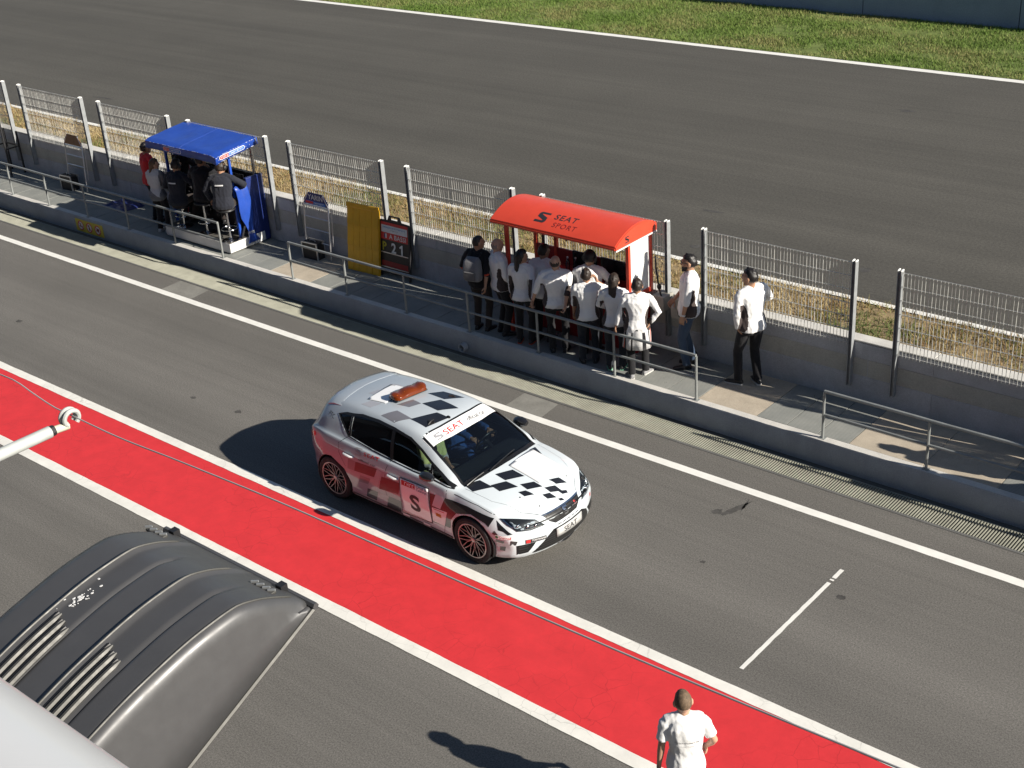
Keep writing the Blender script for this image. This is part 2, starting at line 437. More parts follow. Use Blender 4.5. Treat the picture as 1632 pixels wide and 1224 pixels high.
panels = [(-34.8, -32.4, 'mesh fence panel farthest left beyond the black frame'),
 (-31.72, -29.322, 'mesh fence panel cut off at the left edge of the picture'), (-28.636, -26.185, 'mesh fence panel behind the plain brown pit board'),
 (-25.514, -23.099, 'mesh fence panel just left of the blue timing stand'), (-22.411, -20.049, 'mesh fence panel directly behind the blue canopy'),
 (-19.385, -16.925, 'mesh fence panel above the blue name pit board and yellow board'), (-16.292, -13.9, 'mesh fence panel between number board and red shelter'),
 (-13.268, -10.873, 'mesh fence panel directly behind the red shelter'), (-10.221, -7.805, 'mesh fence panel behind the man standing alone by the wall'),
 (-7.145, -4.73, 'mesh fence panel at the right edge of the picture'), (-4.07, -1.65, 'next mesh fence panel past the right edge of the picture')]
for a, b, l in panels[1:]: fence_panel(a, b, l)

# ------------------------------------------------------------------ handrails on the kerb
def handrail(xs, label, ext=(.0, .0)):
    x0 = xs[0]; t = empty('handrail', (x0, 14.557, ZP), 0, label, 'handrail', 'grey handrails along the kerb')
    for x in xs:
        m = MB(); m.tube([(x-x0, 0, 0), (x-x0, 0, .70)], .02, 8); m.box(x-x0-.045, x-x0+.045, -.04, .04, 0, .008)
        m.build('post', M_RAIL, t, True)
    for z, r in ((.71, .024), (.36, .019)):
        m = MB(); a, b = (xs[0]-ext[0]-x0, xs[-1]+ext[1]-x0)
        m.tube([(a+(b-a)*i/14, noise.noise((i, z, x0))*.006, z+noise.noise((i*.7, x0, z))*.006) for i in range(15)], r, 8)
        m.build('rail', M_RAIL, t, True)
handrail([-32.3, -30.8, -29.3, -27.80, -26.33, -24.85, -23.38, -21.83, -20.345], 'grey handrail in front of the blue timing stand, running off to the left')
handrail([-18.33, -16.88, -15.42, -13.98, -12.52, -11.04, -9.585], 'long grey handrail the group in white shirts leans on')
handrail([-7.56, -6.08, -4.6, -3.12, -1.64], 'grey handrail at the right end of the walkway')

# ------------------------------------------------------------------ far barrier
M_BAR = m_concrete('blue_barrier_paint', (.24, .29, .38), .1, .7, .15, 30)
fw = empty('barrier_wall', (-20, 39.9, 0), 0, 'low blue-grey barrier wall beyond the far grass', 'wall')
for i in range(16):
    m = MB(); m.box(-40+i*5+.01, -40+i*5+4.99, 0, .3, -.03, 1.25); m.build('barrier_panel', M_BAR, fw, bevel=.02)

# ------------------------------------------------------------------ grass
def grass(name, label, x0, x1, y0, y1, n, hmin, hmax, wid, mats, edge=0, seed=1, dens=None):
    r = np.random.default_rng(seed); x = r.uniform(x0, x1, n*2); y = r.uniform(y0, y1, n*2)
    keep = np.array([noise.noise((a*.55, b*.9, seed))+.6*noise.noise((a*1.9, b*2.3, seed+3)) > r_ for a, b, r_ in zip(x, y, r.uniform(-.75, .25, n*2))])
    x = x[keep][:n]; y = y[keep][:n]; n = len(x)
    h = r.uniform(hmin, hmax, n)*(1+.5*np.array([noise.noise((a*.8, b*.8, 9)) for a, b in zip(x, y)]))
    t = r.uniform(0, 2*np.pi, n); ld = r.uniform(0, 2*np.pi, n); ln = h*r.uniform(.2, 1.1, n)
    dx, dy = np.cos(t)*wid/2, np.sin(t)*wid/2
    V = np.zeros((n, 3, 3)); z = -.012
    V[:, 0] = np.stack([x-dx, y-dy, np.full(n, z)], 1); V[:, 1] = np.stack([x+dx, y+dy, np.full(n, z)], 1)
    V[:, 2] = np.stack([x+np.cos(ld)*ln, y+np.sin(ld)*ln, z+h], 1)
    me = bpy.data.meshes.new(name); me.vertices.add(3*n); me.vertices.foreach_set('co', V.reshape(-1))
    me.loops.add(3*n); me.loops.foreach_set('vertex_index', np.arange(3*n)); me.polygons.add(n)
    me.polygons.foreach_set('loop_start', np.arange(n)*3); me.polygons.foreach_set('loop_total', np.full(n, 3))
    for m in mats: me.materials.append(m)
    v = np.array([noise.noise((a*.5, b*.7, seed+20)) for a, b in zip(x, y)])+r.normal(0, .22, n)
    me.polygons.foreach_set('material_index', np.clip(((v+.45)/.9*len(mats)).astype(int), 0, len(mats)-1))
    me.update(); me.validate(); o = bpy.data.objects.new(name, me); link(o); return tag(o, label, 'grass', kind='stuff')
def blade(name, c, c2=None):
    n = NT(name); n.base(n.mix(c, c2 or tuple(x*.6 for x in c), n.noise(n.pos(), 3, 3))); n.b.inputs['Roughness'].default_value = .75
    n.b.inputs['Specular IOR Level'].default_value = .2; return n.mat
DRY = [blade('straw_pale', (.50, .40, .21)), blade('straw', (.42, .31, .14)), blade('straw_brown', (.33, .21, .09)), blade('straw_olive', (.26, .25, .09)), blade('green_tuft', (.13, .17, .05))]
GRN = [blade('grass_a', (.12, .20, .035)), blade('grass_b', (.16, .25, .05)), blade('grass_c', (.21, .28, .07)), blade('grass_d', (.23, .28, .085)), blade('grass_e', (.27, .26, .10))]
grass('dry_grass', 'dry straw-coloured grass between the pit wall and the track', -38, -2, 16.0, 19.70, 85000, .04, .13, .016, DRY, seed=2)
grass('green_grass', 'mown green grass beyond the far edge of the track', -52, -4, 34.44, 39.95, 150000, .04, .10, .02, GRN, seed=5)

# ================================================================== the car
def pchip(xs, ys):
    xs = np.array(xs, float); ys = np.array(ys, float); o = np.argsort(xs); xs = xs[o]; ys = ys[o]
    h = np.diff(xs); d = np.diff(ys)/h; m = np.zeros(len(xs)); m[0] = d[0]; m[-1] = d[-1]
    for i in range(1, len(xs)-1):
        if d[i-1]*d[i] > 0:
            w1 = 2*h[i]+h[i-1]; w2 = h[i]+2*h[i-1]; m[i] = (w1+w2)/(w1/d[i-1]+w2/d[i])
    def f(x):
        x = min(max(x, xs[0]), xs[-1]); i = min(max(int(np.searchsorted(xs, x))-1, 0), len(xs)-2)
        t = (x-xs[i])/h[i]; t2 = t*t; t3 = t2*t
        return float((2*t3-3*t2+1)*ys[i]+(t3-2*t2+t)*h[i]*m[i]+(-2*t3+3*t2)*ys[i+1]+(t3-t2)*h[i]*m[i+1])
    return f
XF, XR = 2.15, -2.05
ZB = pchip([XR, -1.9, -1.3, 1.3, 1.95, XF], [.34, .24, .165, .165, .175, .20])
WM = pchip([XR, -2.035, -2.0, -1.92, -1.75, -1.5, -1.0, 0, .9, 1.35, 1.75, 1.95, 2.05, 2.115, XF], [.70, .77, .805, .84, .872, .898, .900, .888, .892, .905, .885, .852, .825, .80, .75])
ZS = pchip([XR, -2.02, -1.9, -1.5, -1.0, 0, .8, 1.2, 1.6, 1.9, 2.02, 2.10, XF], [.80, .90, .965, .985, .968, .925, .905, .880, .835, .775, .72, .68, .62])
ZT = pchip([XR, -2.035, -2.0, -1.95, -1.89, -1.80, -1.72, -1.64, -1.5, -1.0, -.4, .0, .22, .32, .52, .78, .96, 1.05, 1.2, 1.6, 1.9, 2.02, 2.09, 2.13, XF],
           [.84, .90, .95, 1.02, 1.11, 1.235, 1.305, 1.335, 1.362, 1.408, 1.43, 1.423, 1.398, 1.372, 1.29, 1.15, 1.048, 1.00, .968, .90, .825, .768, .715, .675, .63])
WR = pchip([-1.98, -1.84, -1.7, -1.4, -.8, -.2, .25, .6, .95, 1.15], [.66, .59, .56, .58, .605, .61, .61, .665, .725, .75])
ZDROP = pchip([-1.9, -1.7, -1.3, -.3, .2, .6, 1.0, 1.1], [.05, .055, .075, .09, .085, .075, .055, .05])
BOW = pchip([XR, -1.8, -1.2, -.4, .2, .6, 1.0, 1.4, 1.9, XF], [.26, .17, .03, 0, -.04, -.07, -.11, -.15, -.24, -.32])
def sstep(a, b, x):
    t = min(max((x-a)/(b-a), 0), 1); return t*t*(3-2*t)
def cr(pts, per):
    """centripetal-like curve through the ring points"""
    out = []; n = len(pts)
    for i in range(n-1):
        p0, p1, p2, p3 = pts[max(i-1, 0)], pts[i], pts[i+1], pts[min(i+2, n-1)]
        for k in range(per[i]):
            t = k/per[i]
            l = [(b-a) for a, b in ((p0, p1), (p1, p2), (p2, p3))]
            d = [max(math.hypot(*q), 1e-4)**.5 for q in l]
            m1 = [0, 0]; m2 = [0, 0]
            for c in (0, 1):
                a1 = (p1[c]-p0[c])/d[0] if i > 0 else (p2[c]-p1[c])/d[1]
                b1 = (p2[c]-p1[c])/d[1]; c1 = (p3[c]-p2[c])/d[2] if i < n-2 else b1
                m1[c] = (a1*d[1]+b1*d[0])/(d[0]+d[1])*d[1] if i > 0 else b1*d[1]
                m2[c] = (b1*d[2]+c1*d[1])/(d[1]+d[2])*d[1] if i < n-2 else b1*d[1]
            t2 = t*t; t3 = t2*t
            out.append(np.array([(2*t3-3*t2+1)*p1[c]+(t3-2*t2+t)*m1[c]+(-2*t3+3*t2)*p2[c]+(t3-t2)*m2[c] for c in (0, 1)]))
    out.append(np.array(pts[-1])); return out
PER = [3, 3, 4, 5, 6, 3, 5, 5, 4, 4, 5]
def ring(x, inset=0):
    zb, wm, zs, zt = ZB(x), WM(x), ZS(x), ZT(x)
    a = sstep(.93, 1.15, x); b = 1-sstep(-1.97, -1.75, x)       # hood / tail blend
    wsh = wm-(.048+.05*a)
    zr = zt-ZDROP(x); wr = WR(x) if -1.98 < x < 1.1 else WR(-1.98 if x < 0 else 1.1)
    wr = min(wr, wsh-.05)
    cab = [(wsh-.03, zs+.016), ((wsh-.03)*.5+wr*.5+.022, (zs+.016)*.5+zr*.5), (wr, zr), (wr-.075, zr+(zt-zr)*.58), (wr*.5, zt-.013), (0, zt)]
    def top(y): return zt-(zt-zs)*(abs(y)/wsh)**2.6
    hood = [(y, top(y)) for y in (wsh*.955, wsh*.87, wsh*.74, wsh*.58, wsh*.32, 0)]
    k = max(a, b)
    up = [((1-k)*p[0]+k*q[0], (1-k)*p[1]+k*q[1]) for p, q in zip(cab, hood)]
    zlo = zb+.045; zm = zlo+(zs-zlo)*.62
    tuck = .012+.02*sstep(1.2, 2.0, abs(x))
    pts = [(0, zb), (wm*.80, zb), (wm-.045, zb+.018), (wm-tuck-.004, zlo+(zm-zlo)*.42), (wm, zm), (wsh, zs)]+up
    return cr([np.array(p) for p in pts], PER)
def place(x, y, z):
    f = sstep(1.75, XF, x); r = sstep(-1.75, XR, x) if x < 0 else 0
    dx = BOW(x)*(abs(y)/.9)**2.2
    dx -= f*.075*max(0, (z-.50)/.2)**2*(1 if z > .5 else 0) + f*.05*max(0, (.36-z)/.16)**2
    return (x+dx, y, z)
def car_shell():
    st = list(np.linspace(XR, -1.95, 9))+list(np.linspace(-1.93, -1.6, 12)[:-1])+list(np.linspace(-1.6, .1, 36)[:-1])+list(np.linspace(.1, 1.25, 40)[:-1])+list(np.linspace(1.25, 1.95, 18)[:-1])+list(np.linspace(1.95, XF, 14))
    V = []; F = []; rings = [ring(x) for x in st]; n = len(rings[0])
    for x, rg in zip(st, rings):
        for p in rg: V.append(place(x, p[0], p[1]))
        for p in rg[-2:0:-1]: V.append(place(x, -p[0], p[1]))
    m = 2*n-2
    for i in range(len(st)-1):
        for k in range(m): F.append((i*m+k, i*m+(k+1) % m, (i+1)*m+(k+1) % m, (i+1)*m+k))
    for i, x in ((0, XR), (len(st)-1, XF)):          # fascia caps
        cols = 9; idx = []
        for k in range(n):
            y, z = rings[i][k]; row = []
            for c in range(cols+1):
                s = 1-2*c/cols
                if c == 0: row.append(i*m+k)
                elif c == cols: row.append(i*m+(m-k) % m)
                elif k in (0, n-1): row.append(i*m+k)
                else: V.append(place(x, y*s, z)); row.append(len(V)-1)
            idx.append(row)
        for k in range(n-1):
            for c in range(cols):
                q = [idx[k][c], idx[k][c+1], idx[k+1][c+1], idx[k+1][c]]; u = []
                for t in q:
                    if t not in u: u.append(t)
                if len(u) >= 3: F.append(tuple(u))
    me = bpy.data.meshes.new('shell'); me.from_pydata(V, [], F); bm = bmesh.new(); bm.from_mesh(me)
    bmesh.ops.remove_doubles(bm, verts=bm.verts, dist=.0004)
    bmesh.ops.recalc_face_normals(bm, faces=bm.faces)
    for _ in range(2): bmesh.ops.smooth_vert(bm, verts=[v for v in bm.verts if v.co.z > .3], factor=.35, use_axis_x=True, use_axis_y=True, use_axis_z=True)
    bm.to_mesh(me); bm.free(); return me
shell_me = car_shell()
_bm = bmesh.new(); _bm.from_mesh(shell_me); BODY = BVHTree.FromBMesh(_bm); _bm.free()
CAR_LOC = Vector((-11.115, 10.895, 0)); CAR_RZ = R(-1.8); CAR_S = .975
#ENDSHAPE
def m_carpaint(name, c, flake=.5):
    n = NT(name); p = n.pos(obj=True)
    d = n.ramp(n.noise(p, 1.6, 5, .6), [(.3, .93), (.7, 1.03)])
    dirt = n.ramp(n.noise(p, 7, 5, .7), [(.55, 0.), (.85, .06)])
    col = n.mix(n.mix(c, d, 1.0, 'MULTIPLY'), (.25, .23, .2), dirt); n.base(col)
    n.b.inputs['Coat Weight'].default_value = 1.0; n.b.inputs['Coat Roughness'].default_value = .02
    return n.set(rough=.32, metal=0)
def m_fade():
    """body colour, grey at the tail and lighter towards the nose"""
    n = NT('body_grey_to_white'); c = n.node('ShaderNodeTexCoord'); s = n.node('ShaderNodeSeparateXYZ'); n.lk(c.outputs['Object'], s.inputs[0])
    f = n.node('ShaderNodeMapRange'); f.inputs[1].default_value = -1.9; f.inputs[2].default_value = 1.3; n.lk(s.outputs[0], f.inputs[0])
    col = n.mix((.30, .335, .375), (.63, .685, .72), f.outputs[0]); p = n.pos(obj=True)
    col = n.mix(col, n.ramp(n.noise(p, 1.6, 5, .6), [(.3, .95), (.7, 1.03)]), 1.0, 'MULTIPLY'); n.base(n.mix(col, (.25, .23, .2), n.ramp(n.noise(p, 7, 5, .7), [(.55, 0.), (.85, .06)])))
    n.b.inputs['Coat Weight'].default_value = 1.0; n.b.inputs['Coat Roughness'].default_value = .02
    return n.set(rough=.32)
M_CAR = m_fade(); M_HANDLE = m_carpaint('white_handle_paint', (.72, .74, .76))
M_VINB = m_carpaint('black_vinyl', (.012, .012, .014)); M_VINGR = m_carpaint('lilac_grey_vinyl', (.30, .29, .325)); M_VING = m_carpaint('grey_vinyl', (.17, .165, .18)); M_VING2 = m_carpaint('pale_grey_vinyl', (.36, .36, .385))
M_VINW = m_carpaint('white_vinyl', (.93, .93, .93))
M_TRIM = plain('black_car_trim', (.012, .012, .013), .35, var=.2)
M_TYRE = plain('tyre_rubber', (.02, .02, .021), .75, var=.3, scale=14)
M_CHROME = plain('bright_metal', (.72, .72, .73), .18, 1.0, var=.08)
M_RIMB = plain('dark_rim_paint', (.025, .025, .027), .3, .3, coat=.5)
M_RIMS = plain('machined_rim_face', (.42, .41, .40), .35, .8, var=.1)
M_REDT = plain('red_lettering', (.62, .03, .03), .4); M_DARKT = plain('dark_lettering', (.03, .03, .035), .4); M_GREYT = plain('grey_lettering', (.33, .33, .35), .4)
M_FABRIC = plain('dark_seat_fabric', (.022, .022, .024), .9, var=.3, scale=20)
M_PLATEW = plain('grey_number_plate', (.50, .50, .49), .4)
def m_glass(name, tint, alpha, rough=.015):
    """tinted pane: clear sharp reflections over a dark see-through film"""
    n = NT(name); n.n.remove(n.b); out = n.n['Material Output']
    tr = n.node('ShaderNodeBsdfTransparent'); tr.inputs[0].default_value = (*tint, 1)
    dk = n.node('ShaderNodeBsdfDiffuse'); dk.inputs[0].default_value = (.006, .007, .009, 1)
    gl = n.node('ShaderNodeBsdfGlossy'); gl.inputs['Roughness'].default_value = rough; gl.inputs[0].default_value = (.9, .95, 1, 1)
    m1 = n.node('ShaderNodeMixShader'); m1.inputs[0].default_value = alpha; n.lk(tr.outputs[0], m1.inputs[1]); n.lk(dk.outputs[0], m1.inputs[2])
    fr = n.node('ShaderNodeFresnel'); fr.inputs[0].default_value = 1.5
    m2 = n.node('ShaderNodeMixShader'); n.lk(fr.outputs[0], m2.inputs[0]); n.lk(m1.outputs[0], m2.inputs[1]); n.lk(gl.outputs[0], m2.inputs[2])
    n.lk(m2.outputs[0], out.inputs[0]); return n.mat
M_WS = m_glass('windscreen_glass', (.55, .66, .70), .35); M_WIN = m_glass('side_glass', (.62, .67, .67), .2); M_PRIV = m_glass('dark_privacy_glass', (.10, .10, .11), .75)
M_LENS = m_glass('clear_lens', (.85, .88, .9), .12)

car = empty('car', CAR_LOC, CAR_RZ, 'silver-white hatchback official car with black checks and amber roof beacon', 'car'); car.scale = (CAR_S,)*3

# ---- outlines in car space (x forward, y left, z up)
WIN_F = [(-.215, 1.318), (.09, 1.284), (.32, 1.203), (.53, 1.108), (.555, .966), (.25, .955), (-.14, .972)]
WIN_R = [(-.255, 1.320), (-.55, 1.330), (-.87, 1.315), (-1.02, 1.285), (-.97, 1.052), (-.52, 1.000), (-.185, .975)]
WIN_Q = [(-1.06, 1.278), (-1.17, 1.265), (-1.30, 1.238), (-1.16, 1.160), (-1.01, 1.060)]
WIN_T = [(.56, 1.095), (.74, 1.022), (.955, .925), (.60, .962)]
WS = [(.255, -.585), (.285, -.28), (.295, 0), (.285, .28), (.255, .585), (.60, .632), (1.0, .672), (1.05, .44), (1.072, .15), (1.072, -.15), (1.05, -.44), (1.0, -.672), (.60, -.632)]
RWIN = [(-.50, 1.275), (.50, 1.275), (.60, 1.07), (.58, 1.03), (-.58, 1.03), (-.60, 1.07)]
def inside(poly, x, y):
    c = False; n = len(poly)
    for i in range(n):
        x1, y1 = poly[i]; x2, y2 = poly[(i+1) % n]
        if (y1 > y) != (y2 > y) and x < (x2-x1)*(y-y1)/(y2-y1)+x1: c = not c
    return c
def cut_open(bm, poly, ax, sel):
    """slice the faces picked by sel along the outline and remove what lies inside; ax: the two outline axes"""
    a, b = ax; d = 3-a-b; xs = [p[0] for p in poly]; ys = [p[1] for p in poly]; mg = .06
    for i in range(len(poly)):
        fs = [f for f in bm.faces if sel(f.calc_center_median()) and min(xs)-mg < f.calc_center_median()[a] < max(xs)+mg and min(ys)-mg < f.calc_center_median()[b] < max(ys)+mg]
        p, q = poly[i], poly[(i+1) % len(poly)]
        co = Vector((0, 0, 0)); co[a] = p[0]; co[b] = p[1]; no = Vector((0, 0, 0)); no[a] = q[1]-p[1]; no[b] = -(q[0]-p[0])
        ed = {e for f in fs for e in f.edges}; ve = {v for f in fs for v in f.verts}
        bmesh.ops.bisect_plane(bm, geom=list(fs)+list(ed)+list(ve), plane_co=co, plane_no=no.normalized(), dist=1e-5)
    dead = [f for f in bm.faces if sel(f.calc_center_median()) and inside(poly, f.calc_center_median()[a], f.calc_center_median()[b])]
    bmesh.ops.delete(bm, geom=dead, context='FACES')
bm = bmesh.new(); bm.from_mesh(shell_me)
for s in (-1, 1):
    for p in (WIN_F, WIN_R, WIN_Q, WIN_T): cut_open(bm, p, (0, 2), lambda c, s=s: c.y*s > .45)
    for ax_ in (-1.318, 1.318):
        arch = [(ax_+.362*math.cos(t), .323+.362*math.sin(t)) for t in np.linspace(0, 2*math.pi, 29)[:-1]]
        cut_open(bm, arch, (0, 2), lambda c, s=s: c.y*s > .42)
cut_open(bm, WS, (0, 1), lambda c: c.z > .9)
cut_open(bm, RWIN, (1, 2), lambda c: c.x < -1.5)
bmesh.ops.remove_doubles(bm, verts=bm.verts, dist=.0006)
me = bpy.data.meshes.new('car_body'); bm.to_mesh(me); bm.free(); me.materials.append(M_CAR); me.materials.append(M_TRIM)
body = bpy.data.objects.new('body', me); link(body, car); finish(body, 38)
so_ = body.modifiers.new('thickness', 'SOLIDIFY'); so_.thickness = .022; so_.offset = -1; so_.material_offset = 1; so_.material_offset_rim = 1; so_.use_rim = True

FR = {'top': (Vector((0, 0, 3)), Vector((1, 0, 0)), Vector((0, 1, 0)), Vector((0, 0, -1))),
      'right': (Vector((0, -3, 0)), Vector((1, 0, 0)), Vector((0, 0, 1)), Vector((0, 1, 0))),
      'left': (Vector((0, 3, 0)), Vector((1, 0, 0)), Vector((0, 0, 1)), Vector((0, -1, 0))),
      'front': (Vector((5, 0, 0)), Vector((0, 1, 0)), Vector((0, 0, 1)), Vector((-1, 0, 0))),
      'rear': (Vector((-5, 0, 0)), Vector((0, 1, 0)), Vector((0, 0, 1)), Vector((1, 0, 0)))}
def project(name, V2, F2, frame, mat, parent, off=.003, step=.05, thick=0, bvh=None):
    """lay a flat outline onto the bodywork"""
    o, u, v, d = FR[frame]; bm = bmesh.new(); vs = [bm.verts.new((p[0], p[1], 0)) for p in V2]
    for f in F2:
        try: bm.faces.new([vs[i] for i in f])
        except ValueError: pass
    xs = [p[0] for p in V2]; ys = [p[1] for p in V2]
    for a, lo, hi in ((0, min(xs), max(xs)), (1, min(ys), max(ys))):
        k = lo+step
        while k < hi:
            no = Vector((1, 0, 0)) if a == 0 else Vector((0, 1, 0))
            bmesh.ops.bisect_plane(bm, geom=bm.verts[:]+bm.edges[:]+bm.faces[:], plane_co=no*k, plane_no=no); k += step
    bmesh.ops.triangulate(bm, faces=[f for f in bm.faces if len(f.verts) > 4])
    bad = []
    for w_ in bm.verts:
        P = o+u*w_.co.x+v*w_.co.y; l, nn, i, t = (bvh or BODY).ray_cast(P, d)
        if l is None: bad.append(w_); continue
        if nn.dot(d) > 0: nn = -nn
        w_.co = l+nn*off
    if bad: bmesh.ops.delete(bm, geom=bad, context='VERTS')
    if bm.faces:
        for f in bm.faces:
            f.normal_update()
        if sum(f.normal.dot(d)*f.calc_area() for f in bm.faces) > 0: bmesh.ops.reverse_faces(bm, faces=bm.faces)
    m_ = bpy.data.meshes.new(name); bm.to_mesh(m_); bm.free(); m_.materials.append(mat)
    ob = bpy.data.objects.new(name, m_); link(ob, parent); finish(ob, 60)
    if thick: q = ob.modifiers.new('thickness', 'SOLIDIFY'); q.thickness = thick; q.offset = -1
    return ob
def pp(name, poly, frame, mat, parent=None, **k): return project(name, poly, [tuple(range(len(poly)))], frame, mat, parent or car, **k)
def grow(poly, e):
    cx = sum(p[0] for p in poly)/len(poly); cy = sum(p[1] for p in poly)/len(poly)
    return [(p[0]+(p[0]-cx)/max(.05, math.hypot(p[0]-cx, p[1]-cy))*e, p[1]+(p[1]-cy)/max(.05, math.hypot(p[0]-cx, p[1]-cy))*e) for p in poly]
def text2d(s, width=None, height=None, shear=0, space=1.0, bold=0):
    cu = bpy.data.curves.new('t', 'FONT'); cu.body = s; cu.size = 1; cu.shear = shear; cu.space_character = space; cu.offset = bold; cu.resolution_u = 3
    ob = bpy.data.objects.new('t', cu); COL.objects.link(ob); bpy.context.view_layer.update()
    me = bpy.data.meshes.new_from_object(ob.evaluated_get(bpy.context.evaluated_depsgraph_get()))
    V = [(v.co.x, v.co.y) for v in me.vertices]; F = [tuple(p.vertices) for p in me.polygons]
    bpy.data.objects.remove(ob); bpy.data.curves.remove(cu); bpy.data.meshes.remove(me)
    x0 = min(p[0] for p in V); x1 = max(p[0] for p in V); y0 = min(p[1] for p in V); y1 = max(p[1] for p in V)
    sx = width/(x1-x0) if width else height/(y1-y0); sy = height/(y1-y0) if height else sx
    return [((p[0]-(x0+x1)/2)*sx, (p[1]-(y0+y1)/2)*sy) for p in V], F
def marks(n, width, height, seed=1):
    """a row of blocky strokes for print that is too small to read"""
    r = random.Random(seed); V = []; F = []; cw = width/n
    for i in range(n):
        x = -width/2+cw*i; k = r.choice((1, 2, 3))
        bars = {1: [(.1, .3, -.5, .5), (.3, .75, .3, .5)], 2: [(.1, .3, -.5, .5), (.6, .8, -.5, .5), (.3, .6, -.1, .1)], 3: [(.1, .8, .3, .5), (.1, .8, -.5, -.3), (.1, .3, -.3, .3)]}[k]
        for a, b, c, d in bars:
            q = len(V); V += [(x+a*cw, c*height), (x+b*cw, c*height), (x+b*cw, d*height), (x+a*cw, d*height)]; F.append((q, q+1, q+2, q+3))
    return V, F
def xf(V, x, y, ang=0, sx=1):
    c, s = math.cos(ang), math.sin(ang); return [(x+c*p[0]*sx-s*p[1], y+s*p[0]*sx+c*p[1]) for p in V]
LOGO_A = [(.18, 1), (1, 1), (1, .81), (.34, .81), (.31, .75), (.95, .50), (.96, .38), (.80, .35), (.06, .62), (.02, .74), (.06, .9)]
LOGO = LOGO_A+[(1-a, 1-b) for a, b in LOGO_A]; LOGO_F = [tuple(range(11)), tuple(range(11, 22))]
def logo(w_, h_): return [((a-.5)*w_, (b-.5)*h_) for a, b in LOGO], LOGO_F

# ---- glazing
pp('windscreen', grow(WS, .012), 'top', M_WS, off=-.006, step=.08)
pp('rear_window', grow(RWIN, .012), 'rear', M_PRIV, off=-.006)
for s, fr in ((-1, 'right'), (1, 'left')):
    for p, m_ in ((WIN_F, M_WIN), (WIN_R, M_PRIV), (WIN_Q, M_PRIV), (WIN_T, M_WIN)): pp('side_window', grow(p, .012), fr, m_, off=-.006)
    W_ALL = [(-1.315, 1.245), (-1.17, 1.272), (-1.04, 1.292), (-.87, 1.324), (-.55, 1.338), (-.235, 1.328)]
    # window frame strips between the panes
    pp('window_frame', [(-1.055, 1.288), (-1.025, 1.290), (-.965, 1.045), (-1.005, 1.050)], fr, M_TRIM, off=.002)
    pp('window_frame', [(-.262, 1.326), (-.205, 1.324), (-.13, .965), (-.192, .968)], fr, M_TRIM, off=.002)
    pp('window_frame', [(.53, 1.112), (.562, 1.098), (.60, .955), (.553, .958)], fr, M_TRIM, off=.002)
    def edge(pts, w_, fr=fr):
        L = []; Rr = []
        for i, p in enumerate(pts):
            a = pts[max(i-1, 0)]; b = pts[min(i+1, len(pts)-1)]; dx, dz = b[0]-a[0], b[1]-a[1]; l = math.hypot(dx, dz)
            L.append((p[0]-dz/l*w_/2, p[1]+dx/l*w_/2)); Rr.append((p[0]+dz/l*w_/2, p[1]-dx/l*w_/2))
        project('window_trim', L+Rr, [(i, i+1, len(L)+i+1, len(L)+i) for i in range(len(L)-1)], fr, M_TRIM, car, off=.005)
    edge([(-1.005, 1.052), (-1.15, 1.152), (-1.312, 1.240), (-1.17, 1.272), (-1.04, 1.289), (-.87, 1.320), (-.55, 1.335), (-.235, 1.324), (.09, 1.290), (.32, 1.208), (.55, 1.108), (.74, 1.028), (.965, .922)], .030)
    pp('belt_trim', [(-1.02, 1.048), (-.52, .992), (-.14, .963), (.25, .946), (.60, .948), (.97, .915), (.97, .905), (.60, .932), (.25, .932), (-.14, .950), (-.52, .979), (-1.03, 1.036)], fr, M_TRIM, off=.003)
pp('roof_edge_trim', [(.235, -.57), (.262, -.28), (.272, 0), (.262, .28), (.235, .57), (.262, .57), (.292, .28), (.302, 0), (.292, -.28), (.262, -.57)], 'top', M_TRIM, off=.001)
pp('cowl', [(1.0, -.68), (1.05, -.44), (1.07, -.15), (1.07, .15), (1.05, .44), (1.0, .68), (1.06, .68), (1.115, .44), (1.14, .15), (1.14, -.15), (1.115, -.44), (1.06, -.68)], 'top', M_TRIM, off=.002)

for s in (-1, 1):
    q_ = [(.255, .592), (.60, .640), (1.005, .680)]; pp('screen_trim', [(x, s*y) for x, y in q_]+[(x, s*(y-.028)) for x, y in q_[::-1]], 'top', M_TRIM, off=.003)
# ---- chequered vinyl on roof and bonnet
CH = {'d': [[(-.462, .227), (-.338, .405), (.014, .457), (-.153, .236)], [(-.301, -.037), (-.182, .196), (.164, .186), (.009, -.051)], [(-.144, -.417), (.032, -.091), (.235, -.07), (.164, -.433)],
  [(1.201, -.269), (1.295, -.038), (1.491, -.031), (1.375, -.27)], [(1.299, -.465), (1.396, -.276), (1.576, -.252), (1.463, -.474)], [(1.03, -.66), (1.13, -.48), (1.349, -.468), (1.196, -.683)],
  [(1.562, -.2), (1.645, -.029), (1.778, -.017), (1.691, -.207)], [(1.742, .145), (1.783, .295), (1.872, .35), (1.834, .178)], [(1.8, -.015), (1.841, .151), (1.934, .182), (1.877, .017)],
  [(1.642, -.327), (1.686, -.237), (1.802, -.203), (1.747, -.325)], [(1.849, -.111), (1.876, 0), (1.965, .036), (1.92, -.09)], [(1.908, .124), (1.945, .241), (1.984, .23), (1.966, .144)], [(1.984, .03), (1.996, .088), (2.038, .098), (2.017, .037)],
  [(1.13, .47), (1.12, .60), (1.30, .53), (1.16, .50)]],
  'g': [[(-.572, -.546), (-.453, -.357), (-.13, -.397), (-.288, -.57)], [(-.58, -.243), (-.484, -.03), (-.311, -.044), (-.376, -.207)]],
  'p': [[(-1.045, -.471), (-.984, -.337), (-.786, -.333), (-.851, -.478)], [(-1.13, .02), (-1.10, .2), (-.96, .22), (-1.0, .05)], [(-1.2, -.2), (-1.15, -.06), (-1.06, -.05), (-1.08, -.19)]]}
